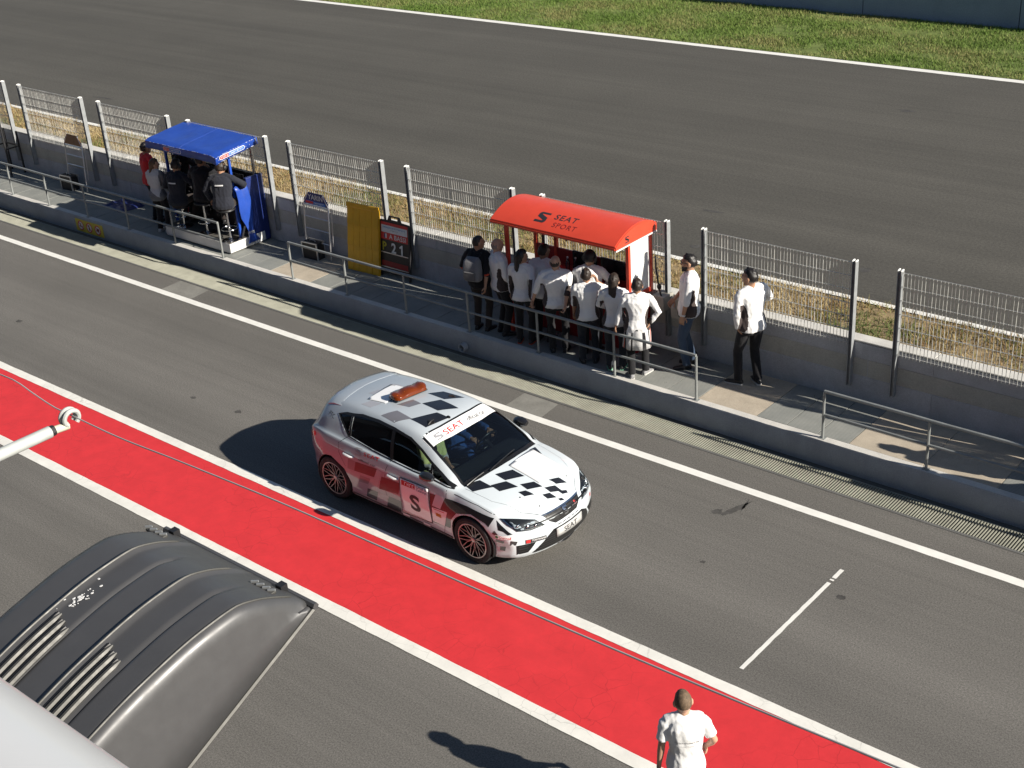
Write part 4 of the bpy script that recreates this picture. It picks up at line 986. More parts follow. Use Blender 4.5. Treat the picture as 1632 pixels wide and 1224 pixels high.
def person(label, loc, rz, h=1.75, lean=0, side=0, head=(0, 0), hands=None, elbows=None, feet=None, knees=None, pelvis=(0, 0, .95), skin=SK2,
           shirt=C_WHITE, sleeve='long', trousers=C_BLACK, shoes=SHOE_B, hair=('short', H_DK), panel=None, build=1.08, hem=.86, curl=(.6, .6), extras=(), vox=.0135, female=False, group=None, beard=None, glasses=False, loc_scale=None, hdir=(None, None), color=None, collar=True):
    S = h/1.75
    t = empty('person', loc, R(rz), label, 'person', group); t.scale = (S, S, S)
    P = Vector(pelvis); B = build
    # spine, leaning progressively forward (about x) and sideways (about y)
    X = Vector((1, 0, 0)); cur = P.copy(); spine = {0.0: (P.copy(), X.copy(), Vector((0, 1, 0)))}; steps = 12
    for i in range(1, steps+1):
        f = i/steps; a = R(lean)*min(1, .35+f*.9); b = R(side)*min(1, .4+f*.8)
        up = Vector((math.sin(b), math.sin(a), math.cos(a)*math.cos(b))).normalized(); cur = cur+up*(.53/steps)
        ax = (X-up*X.dot(up)).normalized(); spine[f] = (cur.copy(), ax, up.cross(ax))
    def sp(z):
        f = min(max((z-.95)/.53, 0), 1); k = round(f*steps)/steps; return spine[min(spine, key=lambda q: abs(q-k))]
    def tor(z):
        if z <= .95: return P+Vector((0, 0, z-.95)), X, Vector((0, 1, 0))
        return sp(z)
    neck, nax, nay = spine[1.0]; nup = nax.cross(nay)
    sw_ = .190*B**.8*(.9 if female else 1)
    sh, ax_s, ay_s = sp(1.425); shoulders = {-1: sh-ax_s*sw_, 1: sh+ax_s*sw_}
    hands = hands or {}; elbows = elbows or {}; feet = feet or {}; knees = knees or {}
    A = {}
    for s in (-1, 1):
        tg = hands.get(s, (s*.27, .06, .80)); hint = elbows.get(s, (s*.5, -1, -.1)); A[s] = (shoulders[s],)+ik(shoulders[s], tg, .285, .255, hint)
    Lg = {}
    for s in (-1, 1):
        hip = P+X*(s*.092*B)+Vector((0, 0, -.03)); ft = Vector(feet.get(s, (s*.11, 0, .085))); Lg[s] = (hip,)+ik(hip, ft, .435, .42, knees.get(s, (s*.15, 1, 0)))
    # head frame
    hy, hp = R(head[0]), R(head[1]); Hm = Matrix.Rotation(hy, 3, 'Z') @ Matrix.Rotation(hp, 3, 'X')
    hup = (nup*.6+Vector((0, 0, .4))).normalized(); hb = neck+hup*.055; hc = hb+hup*.108+Hm @ Vector((0, .022, 0))
    HS = 1.13
    def hp_(v): return hc+Hm @ Vector(v)*HS
    Hm0 = Hm; Hb = Hm*HS
    rings_t = [(.80, .125, .10), (.86, .160, .118), (.93, .170, .122), (1.02, .152, .108), (1.10, .142, .103), (1.20, .155, .112), (1.30, .172, .120), (1.38, .180, .115), (1.44, .150, .092), (1.475, .085, .070)]
    if female: rings_t = [(z, a*(1.02 if z < 1 else .84 if 1.0 < z < 1.2 else .86), b*(1.0 if z < 1 else .88)) for z, a, b in rings_t]
    belly = max(0, B-1.0)
    def torso(mb, z0, z1, g=0., gb=0.):
        rg = []
        for z, a, b in rings_t:
            if z < z0-.001 or z > z1+.001: continue
            c, ax, ay = tor(z); q = 1+belly*(1.3 if .9 < z < 1.3 else .6)
            rg.append(ell(c+ay*(.012*belly*6 if .95 < z < 1.25 else 0), a*B**.6*q**.5+g+gb*(1.1-z if z < 1.1 else 0), b*q+g+gb*(1.1-z if z < 1.1 else 0), ax, ay))
        mb.loft(rg)
    # ---- skin: one continuous body
    mb = MB(); torso(mb, .80, 1.48, -.006)
    mb.tube([neck-nup*.03, neck+nup*.02, hb+hup*.03, hc], [.07, .058*(.9 if female else 1), .053*(.88 if female else 1), .05], 12)
    mb.ball(hc, (.074, .094, .100), 16, Hb); mb.ball(hp_((0, .018, -.045)), (.060, .074, .072), 14, Hb); mb.ball(hp_((0, .055, -.088)), (.034, .030, .026), 10, Hb)
    mb.tube([hp_((0, .088, .018)), hp_((0, .106, -.022)), hp_((0, .096, -.034))], [.010, .015, .012], 8); mb.ball(hp_((0, .082, .028)), (.055, .016, .012), 10, Hb)
    for s in (-1, 1): mb.ball(hp_((s*.079, -.006, -.010)), (.013, .022, .036), 10, Hb)
    for s in (-1, 1):
        a, e, w0 = A[s]; mb.tube([neck+nup*.035, a+Vector((0, 0, .012))], [.046, .038], 10); mb.ball(a-ax_s*s*.012-Vector((0, 0, .01)), .045*B**.5, 10); mb.tube([a, a.lerp(e, .5), e, e.lerp(w0, .3), e.lerp(w0, .75), w0], [.042*B**.5, .044*B**.5, .038, .039, .030, .025], 10)
        hd = Vector(hdir[0 if s < 0 else 1]) if hdir[0 if s < 0 else 1] is not None else (w0-e).normalized()
        mb.tube([w0-(w0-e).normalized()*.02, w0+hd.normalized()*.05], [.025, .028], 8)
        hip, kn, an = Lg[s]; mb.tube([hip, hip.lerp(kn, .5), kn, kn.lerp(an, .35), an.lerp(kn, .1), an], [.084, .074, .055, .056, .040, .038], 10)
    me = remesh(mb, vox, 2); hm = MB()
    for s in (-1, 1):
        a, e, w0 = A[s]; hd = Vector(hdir[0 if s < 0 else 1]) if hdir[0 if s < 0 else 1] is not None else (w0-e).normalized()
        nr = Vector((s*1.0, .25, 0)) if abs(hd.z) > .5 else Vector((0, 0, 1))
        hand_geo(hm, w0, hd, nr, -s if abs(hd.z) > .5 else s, curl[0 if s < 0 else 1])
    V = [v.co.copy() for v in me.vertices]; F = [tuple(p.vertices) for p in me.polygons]; n0 = len(V)
    bm = bmesh.new(); bm.from_mesh(me); tmp = hm.mesh('h'); b2 = bmesh.new(); b2.from_mesh(tmp); bmesh.ops.recalc_face_normals(b2, faces=b2.faces); b2.to_mesh(tmp); b2.free(); bm.from_mesh(tmp); bm.to_mesh(me); bm.free(); bpy.data.meshes.remove(tmp)
    me.materials.clear(); me.materials.append(skin); bo = bpy.data.objects.new('body', me); link(bo, t); finish(bo, 60)
    # ---- eyes and mouth
    for s in (-1, 1):
        m = MB(); m.ball(hp_((s*.030, .087, .010)), (.011, .006, .007), 8, Hb); m.build('eye', M_EYE, t, True)
    m = MB(); m.ball(hp_((0, .090, -.060)), (.021, .006, .006), 8, Hb); m.build('mouth', M_LIP, t, True)
    # ---- clothes
    def garment(name, mb, mats, fn=None, fold=.006, v=None, sc=9):
        me = remesh(mb, v or vox, 1); me.materials.clear(); sd_ = random.uniform(0, 50); bm = bmesh.new(); bm.from_mesh(me); bm.normal_update()
        for w_ in bm.verts:
            c = w_.co; q1 = (c.x+c.z*.35)*sc*1.5; k = .8*noise.noise((c.x*sc, c.y*sc, c.z*sc*.5+sd_))+.9*(.35-abs(noise.noise((q1, c.y*sc*1.5, (c.z-c.x*.4)*sc*.5+sd_+9))))+.35*noise.noise((c.x*sc*3, c.y*sc*3, c.z*sc*2.2+sd_))
            w_.co = c+w_.normal*(k*fold)
        mats = mats if isinstance(mats, (list, tuple)) else [mats]
        if fn:
            for f in bm.faces: f.material_index = fn(f.calc_center_median())
        bm.to_mesh(me); bm.free()
        for m in mats: me.materials.append(m)
        o = bpy.data.objects.new(name, me); link(o, t); finish(o, 70); return o
    mb = MB(); torso(mb, .80, 1.02, .012)
    for s in (-1, 1):
        hip, kn, an = Lg[s]; d = (an-kn).normalized()
        mb.tube([hip+Vector((0, 0, .05)), hip, hip.lerp(kn, .5), kn, kn.lerp(an, .5), an.lerp(kn, .06), an+d*.02], [.085*B**.5, .097*B**.5, .087*B**.5, .069, .065, .061, .063], 12)
    garment('trousers', mb, trousers if not isinstance(trousers, tuple) else list(trousers), None, .006)
    mb = MB(); torso(mb, hem, 1.48, .020, .07)
    cz, cax, cay = tor(hem); q = .172*B**.6+.03
    for s in (-1, 1):
        a, e, w0 = A[s]; mb.tube([neck+nup*.018, a+Vector((0, 0, .008))], [.062, .058], 10); mb.ball(a-ax_s*s*.012-Vector((0, 0, .006)), .062*B**.5, 10)
        if sleeve == 'long': mb.tube([a, a.lerp(e, .5), e, e.lerp(w0, .5), w0.lerp(e, .06)], [.063*B**.5, .061*B**.5, .055, .050, .045], 12)
        elif sleeve == 'rolled': mb.tube([a, a.lerp(e, .5), e, e.lerp(w0, .35)], [.063*B**.5, .061*B**.5, .056, .052], 12)
        elif sleeve == 'short': mb.tube([a, a.lerp(e, .4), a.lerp(e, .72)], [.062*B**.5, .064*B**.5, .066*B**.5], 12)
    mats = list(shirt) if isinstance(shirt, (list, tuple)) else [shirt]
    fn = None
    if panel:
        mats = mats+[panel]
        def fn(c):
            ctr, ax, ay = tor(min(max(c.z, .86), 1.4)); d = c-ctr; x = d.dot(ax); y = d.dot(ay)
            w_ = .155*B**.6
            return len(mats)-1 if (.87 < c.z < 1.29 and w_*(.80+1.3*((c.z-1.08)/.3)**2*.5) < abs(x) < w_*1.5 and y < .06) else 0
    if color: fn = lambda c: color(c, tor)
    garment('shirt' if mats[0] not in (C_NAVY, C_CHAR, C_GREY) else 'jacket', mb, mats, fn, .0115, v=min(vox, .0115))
    if collar:
        m = MB(); rg = [neck+nup*.012+nax*(.066*math.cos(k))+nay*(.066*math.sin(k)) for k in np.linspace(0, 2*math.pi, 17)]
        m.tube(rg, .015, 8); m.build('collar', mats[0], t, True)
    for s in (-1, 1):
        hip, kn, an = Lg[s]; d = (an-kn).normalized(); fy = feet.get('yaw%d' % s, -s*10); Q = Matrix.Rotation(R(fy), 3, 'Z') @ Matrix.Rotation(R(feet.get('pitch%d' % s, 0)), 3, 'X')
        rg = []; rs = []
        for y, w_, hh in ((-.075, .022, .060), (-.06, .034, .078), (-.01, .037, .085), (.05, .042, .066), (.11, .047, .050), (.165, .044, .042), (.20, .028, .030)):
            c = an+Q @ Vector((0, y, -.085)); rg.append([c+Q @ Vector((w_*math.copysign(abs(math.cos(k))**.7, math.cos(k)), 0, .012+(hh-.012)*(.5+.5*math.copysign(abs(math.sin(k))**.8, math.sin(k))))) for k in np.linspace(0, 2*math.pi, 13)[:-1]])
            rs.append([c+Q @ Vector((a*(w_+.004), 0, b)) for a, b in ((-1, .0), (1, .0), (1, .020), (-1, .020))])
        m = MB(); m.loft(rg); so2 = m.build('shoe', shoes if not isinstance(shoes, tuple) else shoes[0], t, True)
        m = MB(); m.loft(rs); m.build('sole', shoes[1] if isinstance(shoes, tuple) else SHOE_B, so2)
    # ---- hair
    st, hm_ = hair
    def hairshell(thick, front, low, back=-.75, namp=.006, keep=None):
        V = []; n, m_ = 26, 18
        for i in range(m_+1):
            ph = math.pi*i/m_
            for k in range(n):
                th = 2*math.pi*k/n; d = Vector((math.sin(ph)*math.cos(th), math.sin(ph)*math.sin(th), math.cos(ph)))
                show = (d.y < front or d.z > .52+.1*abs(d.x)) and d.z > (low if d.y > -.2 else back)
                if keep: show = show and keep(d)
                mg = max(front-d.y, (d.z-.52-.1*abs(d.x))*1.2); mg = min(mg, (d.z-(low if d.y > -.2 else back))*1.5); fd = min(1, max(0, mg)/.3)**.5
                r = .985+(.015+(thick/.09)*(1+.2*max(0, d.z)))*fd if show else .86
                q = 1+noise.noise((d.x*5, d.y*5, d.z*5+h*10))*namp/.09 if show else 1
                V.append(hp_((d.x*.075*r*q, d.y*.095*r*q, d.z*.101*r*q+(.004 if show else 0))))
        F = [(i*n+k, (i+1)*n+k, (i+1)*n+(k+1) % n, i*n+(k+1) % n) for i in range(m_) for k in range(n)]
        return V, F
    if st in ('short', 'long', 'tied', 'buzz', 'bald'):
        if st == 'bald': V, F = hairshell(.0022, .02, -.28, -.55, .001, lambda d: d.z < .18+.10*noise.noise((d.x*4, d.y*4, 1)))
        elif st == 'buzz': V, F = hairshell(.0035, .22, -.12, -.46, .0015)
        else: V, F = hairshell(.009 if st == 'short' else .014, .16, -.18, -.58 if st == 'short' else -.9, .018)
        o = mesh_obj('hair', V, F, hm_, t, 70)
        bm = bmesh.new(); bm.from_mesh(o.data); bmesh.ops.remove_doubles(bm, verts=bm.verts, dist=.0005); bmesh.ops.recalc_face_normals(bm, faces=bm.faces); bm.to_mesh(o.data); bm.free()
        if st in ('long', 'tied'):
            rg = []; L = .34 if st == 'long' else .26
            for i in range(11):
                f = i/10; c = hp_((0, -.055-.05*math.sin(f*1.6), .03-.02*f))-Vector((0, 0, f*L)); w_ = (.078*(1-.35*f*f) if st == 'long' else .062*(1-.55*f)); d = .05*(1-.45*f)
                rg.append([c+Hm @ Vector((w_*math.cos(k)*(1+.12*noise.noise((k*3, f*6, h))), d*math.sin(k)*(1+.2*noise.noise((k*3, f*6, 4))), 0)) for k in np.linspace(0, 2*math.pi, 19)[:-1]])
            m = MB(); m.loft(rg); m.build('hair_length', hm_, o, 70)
    if beard:
        m = MB(); rg = []
        for y, w_, z0_, z1_ in ((.015, .067, -.035, -.085), (.05, .058, -.045, -.108), (.078, .043, -.048, -.118), (.094, .022, -.052, -.112)):
            rg.append([hp_((a*w_, y, b)) for a, b in ((-1, z0_), (-.9, (z0_+z1_)/2), (-.6, z1_), (0, z1_-.006), (.6, z1_), (.9, (z0_+z1_)/2), (1, z0_), (0, z0_+.004))])
        m.loft(rg); m.build('beard', beard, t, 60)
    if glasses:
        m = MB()
        for s in (-1, 1): m.ball(hp_((s*.033, .096, .010)), (.029, .008, .020), 10, Hb); m.tube([hp_((s*.06, .088, .016)), hp_((s*.078, .0, .012))], .0035, 5)
        m.tube([hp_((-.01, .101, .016)), hp_((.01, .101, .016))], .004, 5); m.build('sunglasses', M_BLACK, t, True)
    info = dict(rz=rz, t=t, hc=hc, Hm=Hb, hp=hp_, neck=neck, nup=nup, A=A, L=Lg, tor=tor, S=S, shoulders=shoulders, ax=ax_s, ay=ay_s)
    for ex in extras: ex(info)
    return info
# ---- small things that people wear
def ex_cap(mat):
    def f(i):
        hp = i['hp']; V = []; n = 20
        m = MB(); rg = []
        for z, r in ((.020, 1.10), (.05, 1.10), (.085, .92), (.108, .55), (.115, .1)): rg.append([hp((math.cos(k)*.078*r, math.sin(k)*.098*r, z)) for k in np.linspace(0, 2*math.pi, n+1)[:-1]])
        m.loft(rg); m.loft([[hp((a*.062, .088, .022+b)) for a, b in ((-1, 0), (0, .012), (1, 0), (0, .006))], [hp((a*.045, .165, .012+b)) for a, b in ((-1, 0), (0, .008), (1, 0), (0, .003))]])
        m.build('cap', mat, i['t'], 50)
    return f
def ex_headset(mic=True):
    def f(i):
        hp = i['hp']; m = MB(); m.tube([hp((.098*math.sin(a), -.005, .012+.112*math.cos(a))) for a in np.linspace(-1.6, 1.6, 17)], .010, 6)
        for s in (-1, 1): m.ball(hp((s*.090, -.003, -.006)), (.026, .038, .046), 10, i['Hm'])
        if mic: m.tube([hp((.095, .01, -.03)), hp((.085, .075, -.06)), hp((.04, .11, -.068))], .005, 5)
        m.build('headset', M_BLACK, i['t'], True)
    return f
def ex_lanyard(mat):
    def f(i):
        m = MB(); pts = []
        for s in (-1, 1):
            c, ax, ay = i['tor'](1.38); d, ax2, ay2 = i['tor'](1.12)
            m.tube([i['neck']+ax*s*.066, c+ax*s*.05+ay*.135, d+ay2*.145], .006, 5)
        m.build('lanyard', mat, i['t'], True)
    return f
def ex_watch(s=1):
    def f(i):
        a, e, w0 = i['A'][s]; d = (w0-e).normalized(); m = MB(); m.tube([w0-d*.03, w0-d*.006], .032, 10); m.build('watch', M_PALE_, i['t'], True)
    return f
M_PALE_ = plain('watch_face', (.6, .6, .6), .3)
def ex_stripe(z=1.30, w_=.16, mat=None, y=-.168):
    def f(i):
        c, ax, ay = i['tor'](z); m = MB(); up = ax.cross(ay)
        m.loft([[c+ax*a*w_/2+ay*(y+.012*a*a-b)+up*(k*.012+a*.0) for b, k in ((0, -1), (0, 1), (-.02, 1), (-.02, -1))] for a in (-1, -.5, 0, .5, 1)]); m.build('back_print', mat or C_STRIPE, i['t'])
    return f

# ------------------------------------------------------------------ the group at the red shelter
G1 = 'people standing at the red shelter'
def at(x, y, z=ZP): return (x, y, z)
def wl(rz, h, dx, dy, z):
    """world offset from the feet -> body coordinates"""
    S = h/1.75; c, s = math.cos(R(-rz)), math.sin(R(-rz)); return ((c*dx-s*dy)/S, (s*dx+c*dy)/S, z/S)
RZ_ = .775
person('man in dark jacket with grey backpack leaning on the handrail left of the red shelter', at(-13.86, 14.76), 12, 1.61, lean=2, side=0, head=(-42, 4), skin=SK2,
    hands={-1: (-.20, .12, 1.0), 1: wl(12, 1.61, .28, -.2, RZ_)}, elbows={-1: (-1, -.6, .1), 1: (.6, -1, 0)}, shirt=[C_CHAR, C_ORANGE], trousers=C_BROWN, hair=('buzz', H_DK), sleeve='rolled', collar=True, group=G1,
    color=lambda c, tor: 1 if (1.13 < c.z < 1.16 and abs(c.x) > .22) else 0, hem=.84)
bp = empty('backpack', (-13.86, 14.76, ZP+1.0), R(12), 'grey backpack worn by the man in the dark jacket', 'backpack')
m = MB(); m.loft([[(a*w_, -.135-d*(b+.02), z) for a, b in ((-1, 0), (-1, .7), (-.7, 1), (.7, 1), (1, .7), (1, 0))] for z, w_, d in ((-.06, .13, .11), (-.03, .15, .15), (.12, .155, .15), (.27, .14, .12), (.33, .10, .06))]); m.build('bag', C_GREY, bp, 50, bevel=.01)
m = MB(); m.box(-.10, .10, -.315, -.285, -.02, .12); m.build('pocket', cloth('grey_pocket', (.11, .11, .115)), bp, bevel=.01)
for s in (-1, 1):
    m = MB(); m.tube([(s*.09, -.15, .30), (s*.10, -.06, .37), (s*.11, .06, .36), (s*.12, .11, .22), (s*.14, .02, .05), (s*.13, -.13, 0)], .014, 6); m.build('strap', C_CHAR, bp, True)
person('bald man in white shirt standing with hands on hips beside the red post', at(-13.46, 14.82), -28, 1.64, lean=-4, side=0, head=(4, 0), skin=SK1,
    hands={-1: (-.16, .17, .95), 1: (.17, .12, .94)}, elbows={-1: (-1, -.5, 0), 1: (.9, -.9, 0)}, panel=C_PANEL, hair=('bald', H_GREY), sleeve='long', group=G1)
person('woman with long black hair in a white shirt holding the handrail', at(-12.93, 14.74), 22, 1.57, lean=-2, head=(-48, -4), skin=SK2, female=True,
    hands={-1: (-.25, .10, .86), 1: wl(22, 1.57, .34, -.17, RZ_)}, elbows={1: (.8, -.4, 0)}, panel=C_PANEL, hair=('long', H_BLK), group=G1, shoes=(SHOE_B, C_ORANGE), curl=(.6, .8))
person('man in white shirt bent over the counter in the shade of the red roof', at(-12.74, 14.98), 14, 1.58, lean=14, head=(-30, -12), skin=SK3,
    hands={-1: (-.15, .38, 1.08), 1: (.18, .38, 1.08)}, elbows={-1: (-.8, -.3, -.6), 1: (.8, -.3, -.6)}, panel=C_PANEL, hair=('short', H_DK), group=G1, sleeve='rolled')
person('broad bald man in white shirt gripping the handrail behind him with both hands', at(-12.28, 14.78), 34, 1.60, lean=-3, head=(-12, 2), skin=SK1, build=1.22,
    hands={-1: wl(34, 1.6, -.36, -.20, RZ_), 1: wl(34, 1.6, .30, -.20, RZ_)}, elbows={-1: (-.8, -.6, 0), 1: (.8, -.6, 0)}, panel=C_PANEL, hair=('bald', H_DK), group=G1, sleeve='rolled', curl=(.9, .9), trousers=C_BLACK)
person('man in black cap and headset working at the counter of the red shelter', at(-11.82, 15.02), 26, 1.66, lean=6, head=(-16, -14), skin=SK2,
    hands={-1: (-.20, .36, 1.08), 1: (.22, .34, 1.10)}, elbows={-1: (-.9, -.4, -.3), 1: (.9, -.4, -.3)}, hair=('short', H_BLK), group=G1, extras=(ex_cap(M_BLACK), ex_headset(False)))
person('dark-haired man in white shirt with one hand raised to his cheek', at(-11.64, 14.72), 38, 1.53, lean=0, head=(-4, 0), skin=SK2,
    hands={-1: (-.24, .14, .90), 1: (.17, .17, 1.47)}, elbows={1: (.9, .1, -.8)}, panel=C_PANEL, hair=('short', H_DK), group=G1, sleeve='rolled', trousers=C_DJEANS, curl=(.5, .9), hdir=(None, (-.1, -.1, 1)))
person('woman with long dark hair in a white shirt between two men', at(-11.16, 14.76), 32, 1.53, lean=0, head=(-14, -4), skin=SK2, female=True,
    hands={-1: (-.14, .26, 1.05), 1: (.14, .26, 1.05)}, elbows={-1: (-1, -.5, -.3), 1: (1, -.5, -.3)}, panel=C_PANEL, hair=('long', H_DK), group=G1, shoes=(SHOE_B, SHOE_GRN), trousers=C_DJEANS)
pj = person('man in white shirt with right hand on hip and a jacket tied round his waist', at(-10.74, 14.74), 36, 1.56, lean=-2, side=2, head=(0, -4), skin=SK2,
    hands={-1: wl(36, 1.56, -.28, -.16, RZ_), 1: (.20, -.05, 1.00)}, elbows={1: (1, -.25, .1), -1: (-.6, -1, 0)}, panel=C_PANEL, hair=('short', H_DK), group=G1, sleeve='long', shoes=(SHOE_G, SOLE), feet={-1: (-.10, -.06, .085), 1: (.13, .08, .085), 'yaw1': -35, 'yaw-1': 5}, hdir=(None, (-.45, .1, -.8)))
m = MB(); rg = []
for z, g_ in ((.95, .0), (.90, .016), (.80, .03), (.68, .04), (.56, .05)):
    rg.append([Vector(((.178+g_)*math.cos(k)*(1+.05*math.sin(5*k+z*9)), (.135+g_)*math.sin(k)*(1+.07*math.sin(6*k+z*5)), z)) for k in np.linspace(math.pi*.93, math.pi*2.12, 27)])
V = [p for r_ in rg for p in r_]; F = [(i*27+k, i*27+k+1, (i+1)*27+k+1, (i+1)*27+k) for i in range(4) for k in range(26)]
o = mesh_obj('tied_jacket', V, F, [C_PALE, C_CHAR, C_ORANGE], pj['t'], 60, mi=[(2 if k in (3, 22) else 1 if (k in (4, 5, 9, 15, 16, 20) and i > 0 or (i == 0 and 7 < k < 13)) else 0) for i in range(4) for k in range(26)]); q = o.modifiers.new('thickness', 'SOLIDIFY'); q.thickness = .012
p10 = person('bearded man in sunglasses and blue jeans facing the group by the fence post', at(-10.29, 15.44), 122, 1.79, lean=-3, head=(-4, 0), skin=SK2,
    hands={-1: (-.26, .10, .80), 1: (.12, .22, 1.02)}, elbows={-1: (-.6, -1, 0), 1: (.8, -.6, -.2)}, panel=C_PANEL, hair=('short', H_BLK), group=G1, sleeve='rolled', trousers=C_JEANS, beard=H_BLK, glasses=True,
    extras=(ex_lanyard(C_RED), ex_watch(-1)), feet={-1: (-.10, .04, .085), 1: (.10, -.05, .085)})
person('man in black jeans and white shirt standing alone against the wall', at(-9.22, 15.44), 68, 1.80, lean=-2, side=-3, head=(30, 0), skin=SK2,
    hands={-1: (-.21, .02, .90), 1: (.24, .26, 1.12)}, elbows={-1: (-1, -.6, 0), 1: (1, -.7, -.1)}, panel=C_PANEL, hair=('short', H_BLK), sleeve='long', trousers=C_CHAR, shoes=(SHOE_B, SOLE), group=G1,
    feet={-1: (-.16, .08, .085), 1: (.08, -.06, .085), 'yaw-1': 30, 'yaw1': -15}, hdir=((.5, .3, -.8), None))
# ------------------------------------------------------------------ the man at the near edge
def tee(c, tor): return 0
pf = person('man with cropped hair in a white T-shirt on the red strip, seen from behind', (-5.27, 7.82, 0), 40, 1.60, lean=4, side=-2, head=(8, -6), skin=SK1, sleeve='short', shirt=cloth('white_tshirt', (.80, .80, .80), .04), trousers=C_DJEANS,
    hair=('buzz', H_FAIR), hands={-1: (-.27, .02, .86), 1: (.22, .16, .98)}, elbows={-1: (-.7, -1, 0), 1: (.9, -1, 0)}, vox=.011, build=.94, shoes=(SHOE_W, SOLE), collar=False)
def back_text(n_, z, w_, h_, mat):
    V, F = marks(n_, w_, h_, n_); sh_ = next(c for c in pf['t'].children if c.name.startswith('shirt')); bm = bmesh.new(); bm.from_mesh(sh_.data); T = BVHTree.FromBMesh(bm); bm.free(); W = []
    for p in V:
        l, nn, i, t = T.ray_cast(Vector((p[0], -1, z+p[1])), Vector((0, 1, 0))); W.append(l+Vector((0, -.004, 0)) if l is not None else Vector((p[0], -.15, z+p[1])))
    mesh_obj('print', W, F, mat, sh_)
back_text(14, 1.27, .24, .016, C_GREY); back_text(10, 1.225, .16, .013, C_PALE)

# ================================================================== red shelter of the white-shirted team
M_SRED = plain('red_shelter_paint', (.69, .066, .032), .42, coat=.15, var=.07, scale=3); M_SRED2 = plain('dark_red_board', (.30, .015, .018), .5, var=.15)
M_PANELW = plain('white_acrylic_panel', (.72, .73, .72), .3, var=.06); M_SCREEN = plain('screen_black', (.012, .012, .014), .15)
SX0, SX1, SY0, SY1, SZ = -13.50, -11.10, 14.74, 15.77, 2.31
sh = empty('pit_shelter', ((SX0+SX1)/2, 15.25, 1.29), 0, 'red pit wall shelter with arched roof lettered SEAT SPORT', 'shelter')
hx = (SX1-SX0)/2
def S_(x, y, z): return (x-(SX0+SX1)/2, y-15.25, z-1.29)
def arch(t): return .21*math.sin(math.pi*min(1, t*.86+.02))**.85 if t < 1 else .21*math.sin(math.pi*.88)**.85
rows = []
for x in np.linspace(SX0, SX1, 9):
    up = [S_(x, SY0+(SY1-SY0)*t, SZ+arch(t)+.012) for t in np.linspace(0, 1, 22)]; lo = [S_(x, SY0+(SY1-SY0)*t, SZ+max(arch(t)-.022, -.012)) for t in np.linspace(1, 0, 22)]
    rows.append(up+lo)
m = MB(); m.loft(rows, cap=True); roof = m.build('roof', M_SRED, sh, 35)
for x, s in ((SX0, -1), (SX1, 1)):
    m = MB(); n = 20; top = [(SY0+(SY1-SY0)*t, SZ+arch(t)-.004) for t in np.linspace(0, 1, n)]
    vs = [S_(x+s*o, y, z) for o in (.002, .016) for y, z in top+[(SY1, SZ-.03), (SY0, SZ-.03)]]; k = n+2
    m.add(vs, [tuple(range(k)), tuple(range(2*k-1, k-1, -1))]+[(i, (i+1) % k, k+(i+1) % k, k+i) for i in range(k)]); m.build('gable', M_SRED, sh)
    m = MB(); m.bar(S_(x+s*.012, SY0, SZ-.042), S_(x+s*.012, SY1, SZ-.042), .02, .022); m.build('gable_trim', M_PANELW, sh)
m = MB(); m.bar(S_(SX0, SY0, SZ-.012), S_(SX1, SY0, SZ-.012), .03, .03); m.build('fascia', M_SRED, sh)
m = MB(); m.box(*[q for a in zip(S_(SX0+.2, 15.06, 2.20), S_(SX1-.1, 15.16, 2.30)) for q in a]); m.build('blind_box', M_BLACK, sh)
for x, y in ((SX0+.10, 14.98), (SX1-.06, 15.14), (SX0+.10, 15.68), (SX1-.06, 15.70), (-12.98, 15.68)):
    m = MB(); z0 = 1.29 if y > 15.3 or x > -12 else ZP; m.bar(S_(x, y, z0), S_(x, y, SZ), .055, .055, (0, 1, 0)); m.build('post', M_SRED, sh, bevel=.004)
m = MB(); m.bar(S_(SX0+.1, 15.70, 2.26), S_(SX1-.06, 15.70, 2.26), .05, .05); m.build('beam', M_SRED, sh)
for s_ in (SX1-.06,):
    m = MB(); m.box(*[q for a in zip(S_(s_-.006, 15.165, 1.38), S_(s_+.006, 15.675, 2.22)) for q in a]); m.build('side_panel', M_PANELW, sh)
    m = MB(); m.bar(S_(s_, 15.14, 1.345), S_(s_, 15.70, 1.345), .05, .07); m.build('sill', M_SRED, sh); m = MB(); m.bar(S_(s_, 15.14, 2.25), S_(s_, 15.70, 2.25), .045, .07); m.build('lintel', M_SRED, sh)
m = MB(); m.box(*[q for a in zip(S_(SX0+.1, 15.19, 1.36), S_(SX1-.09, 15.72, 1.40)) for q in a]); m.build('counter', M_SRED2, sh, bevel=.006)
m = MB(); m.box(*[q for a in zip(S_(SX0+.1, 15.66, 1.405), S_(SX1-.09, 15.69, 1.66)) for q in a]); m.build('back_board', M_SRED2, sh)
m = MB(); m.box(*[q for a in zip(S_(SX0+.12, 15.35, ZP), S_(SX1-.1, 15.74, 1.355)) for q in a]); m.build('cabinet', M_SRED2, sh, bevel=.01)
for x in (-11.75, -12.3):
    m = MB(); m.box(*[q for a in zip(S_(x-.23, 15.52, 1.44), S_(x+.23, 15.56, 1.74)) for q in a]); mo = m.build('monitor', M_SCREEN, sh, bevel=.006)
    m = MB(); m.bar(S_(x, 15.56, 1.40), S_(x, 15.56, 1.5), .06, .04); m.build('stand', M_BLACK, mo)
m = MB(); m.tube([S_(-12.95, 15.6, 2.2), S_(-12.8, 15.62, 1.95), S_(-12.72, 15.64, 1.82)], .012, 6); m.build('brace', M_BLACK, sh, True)
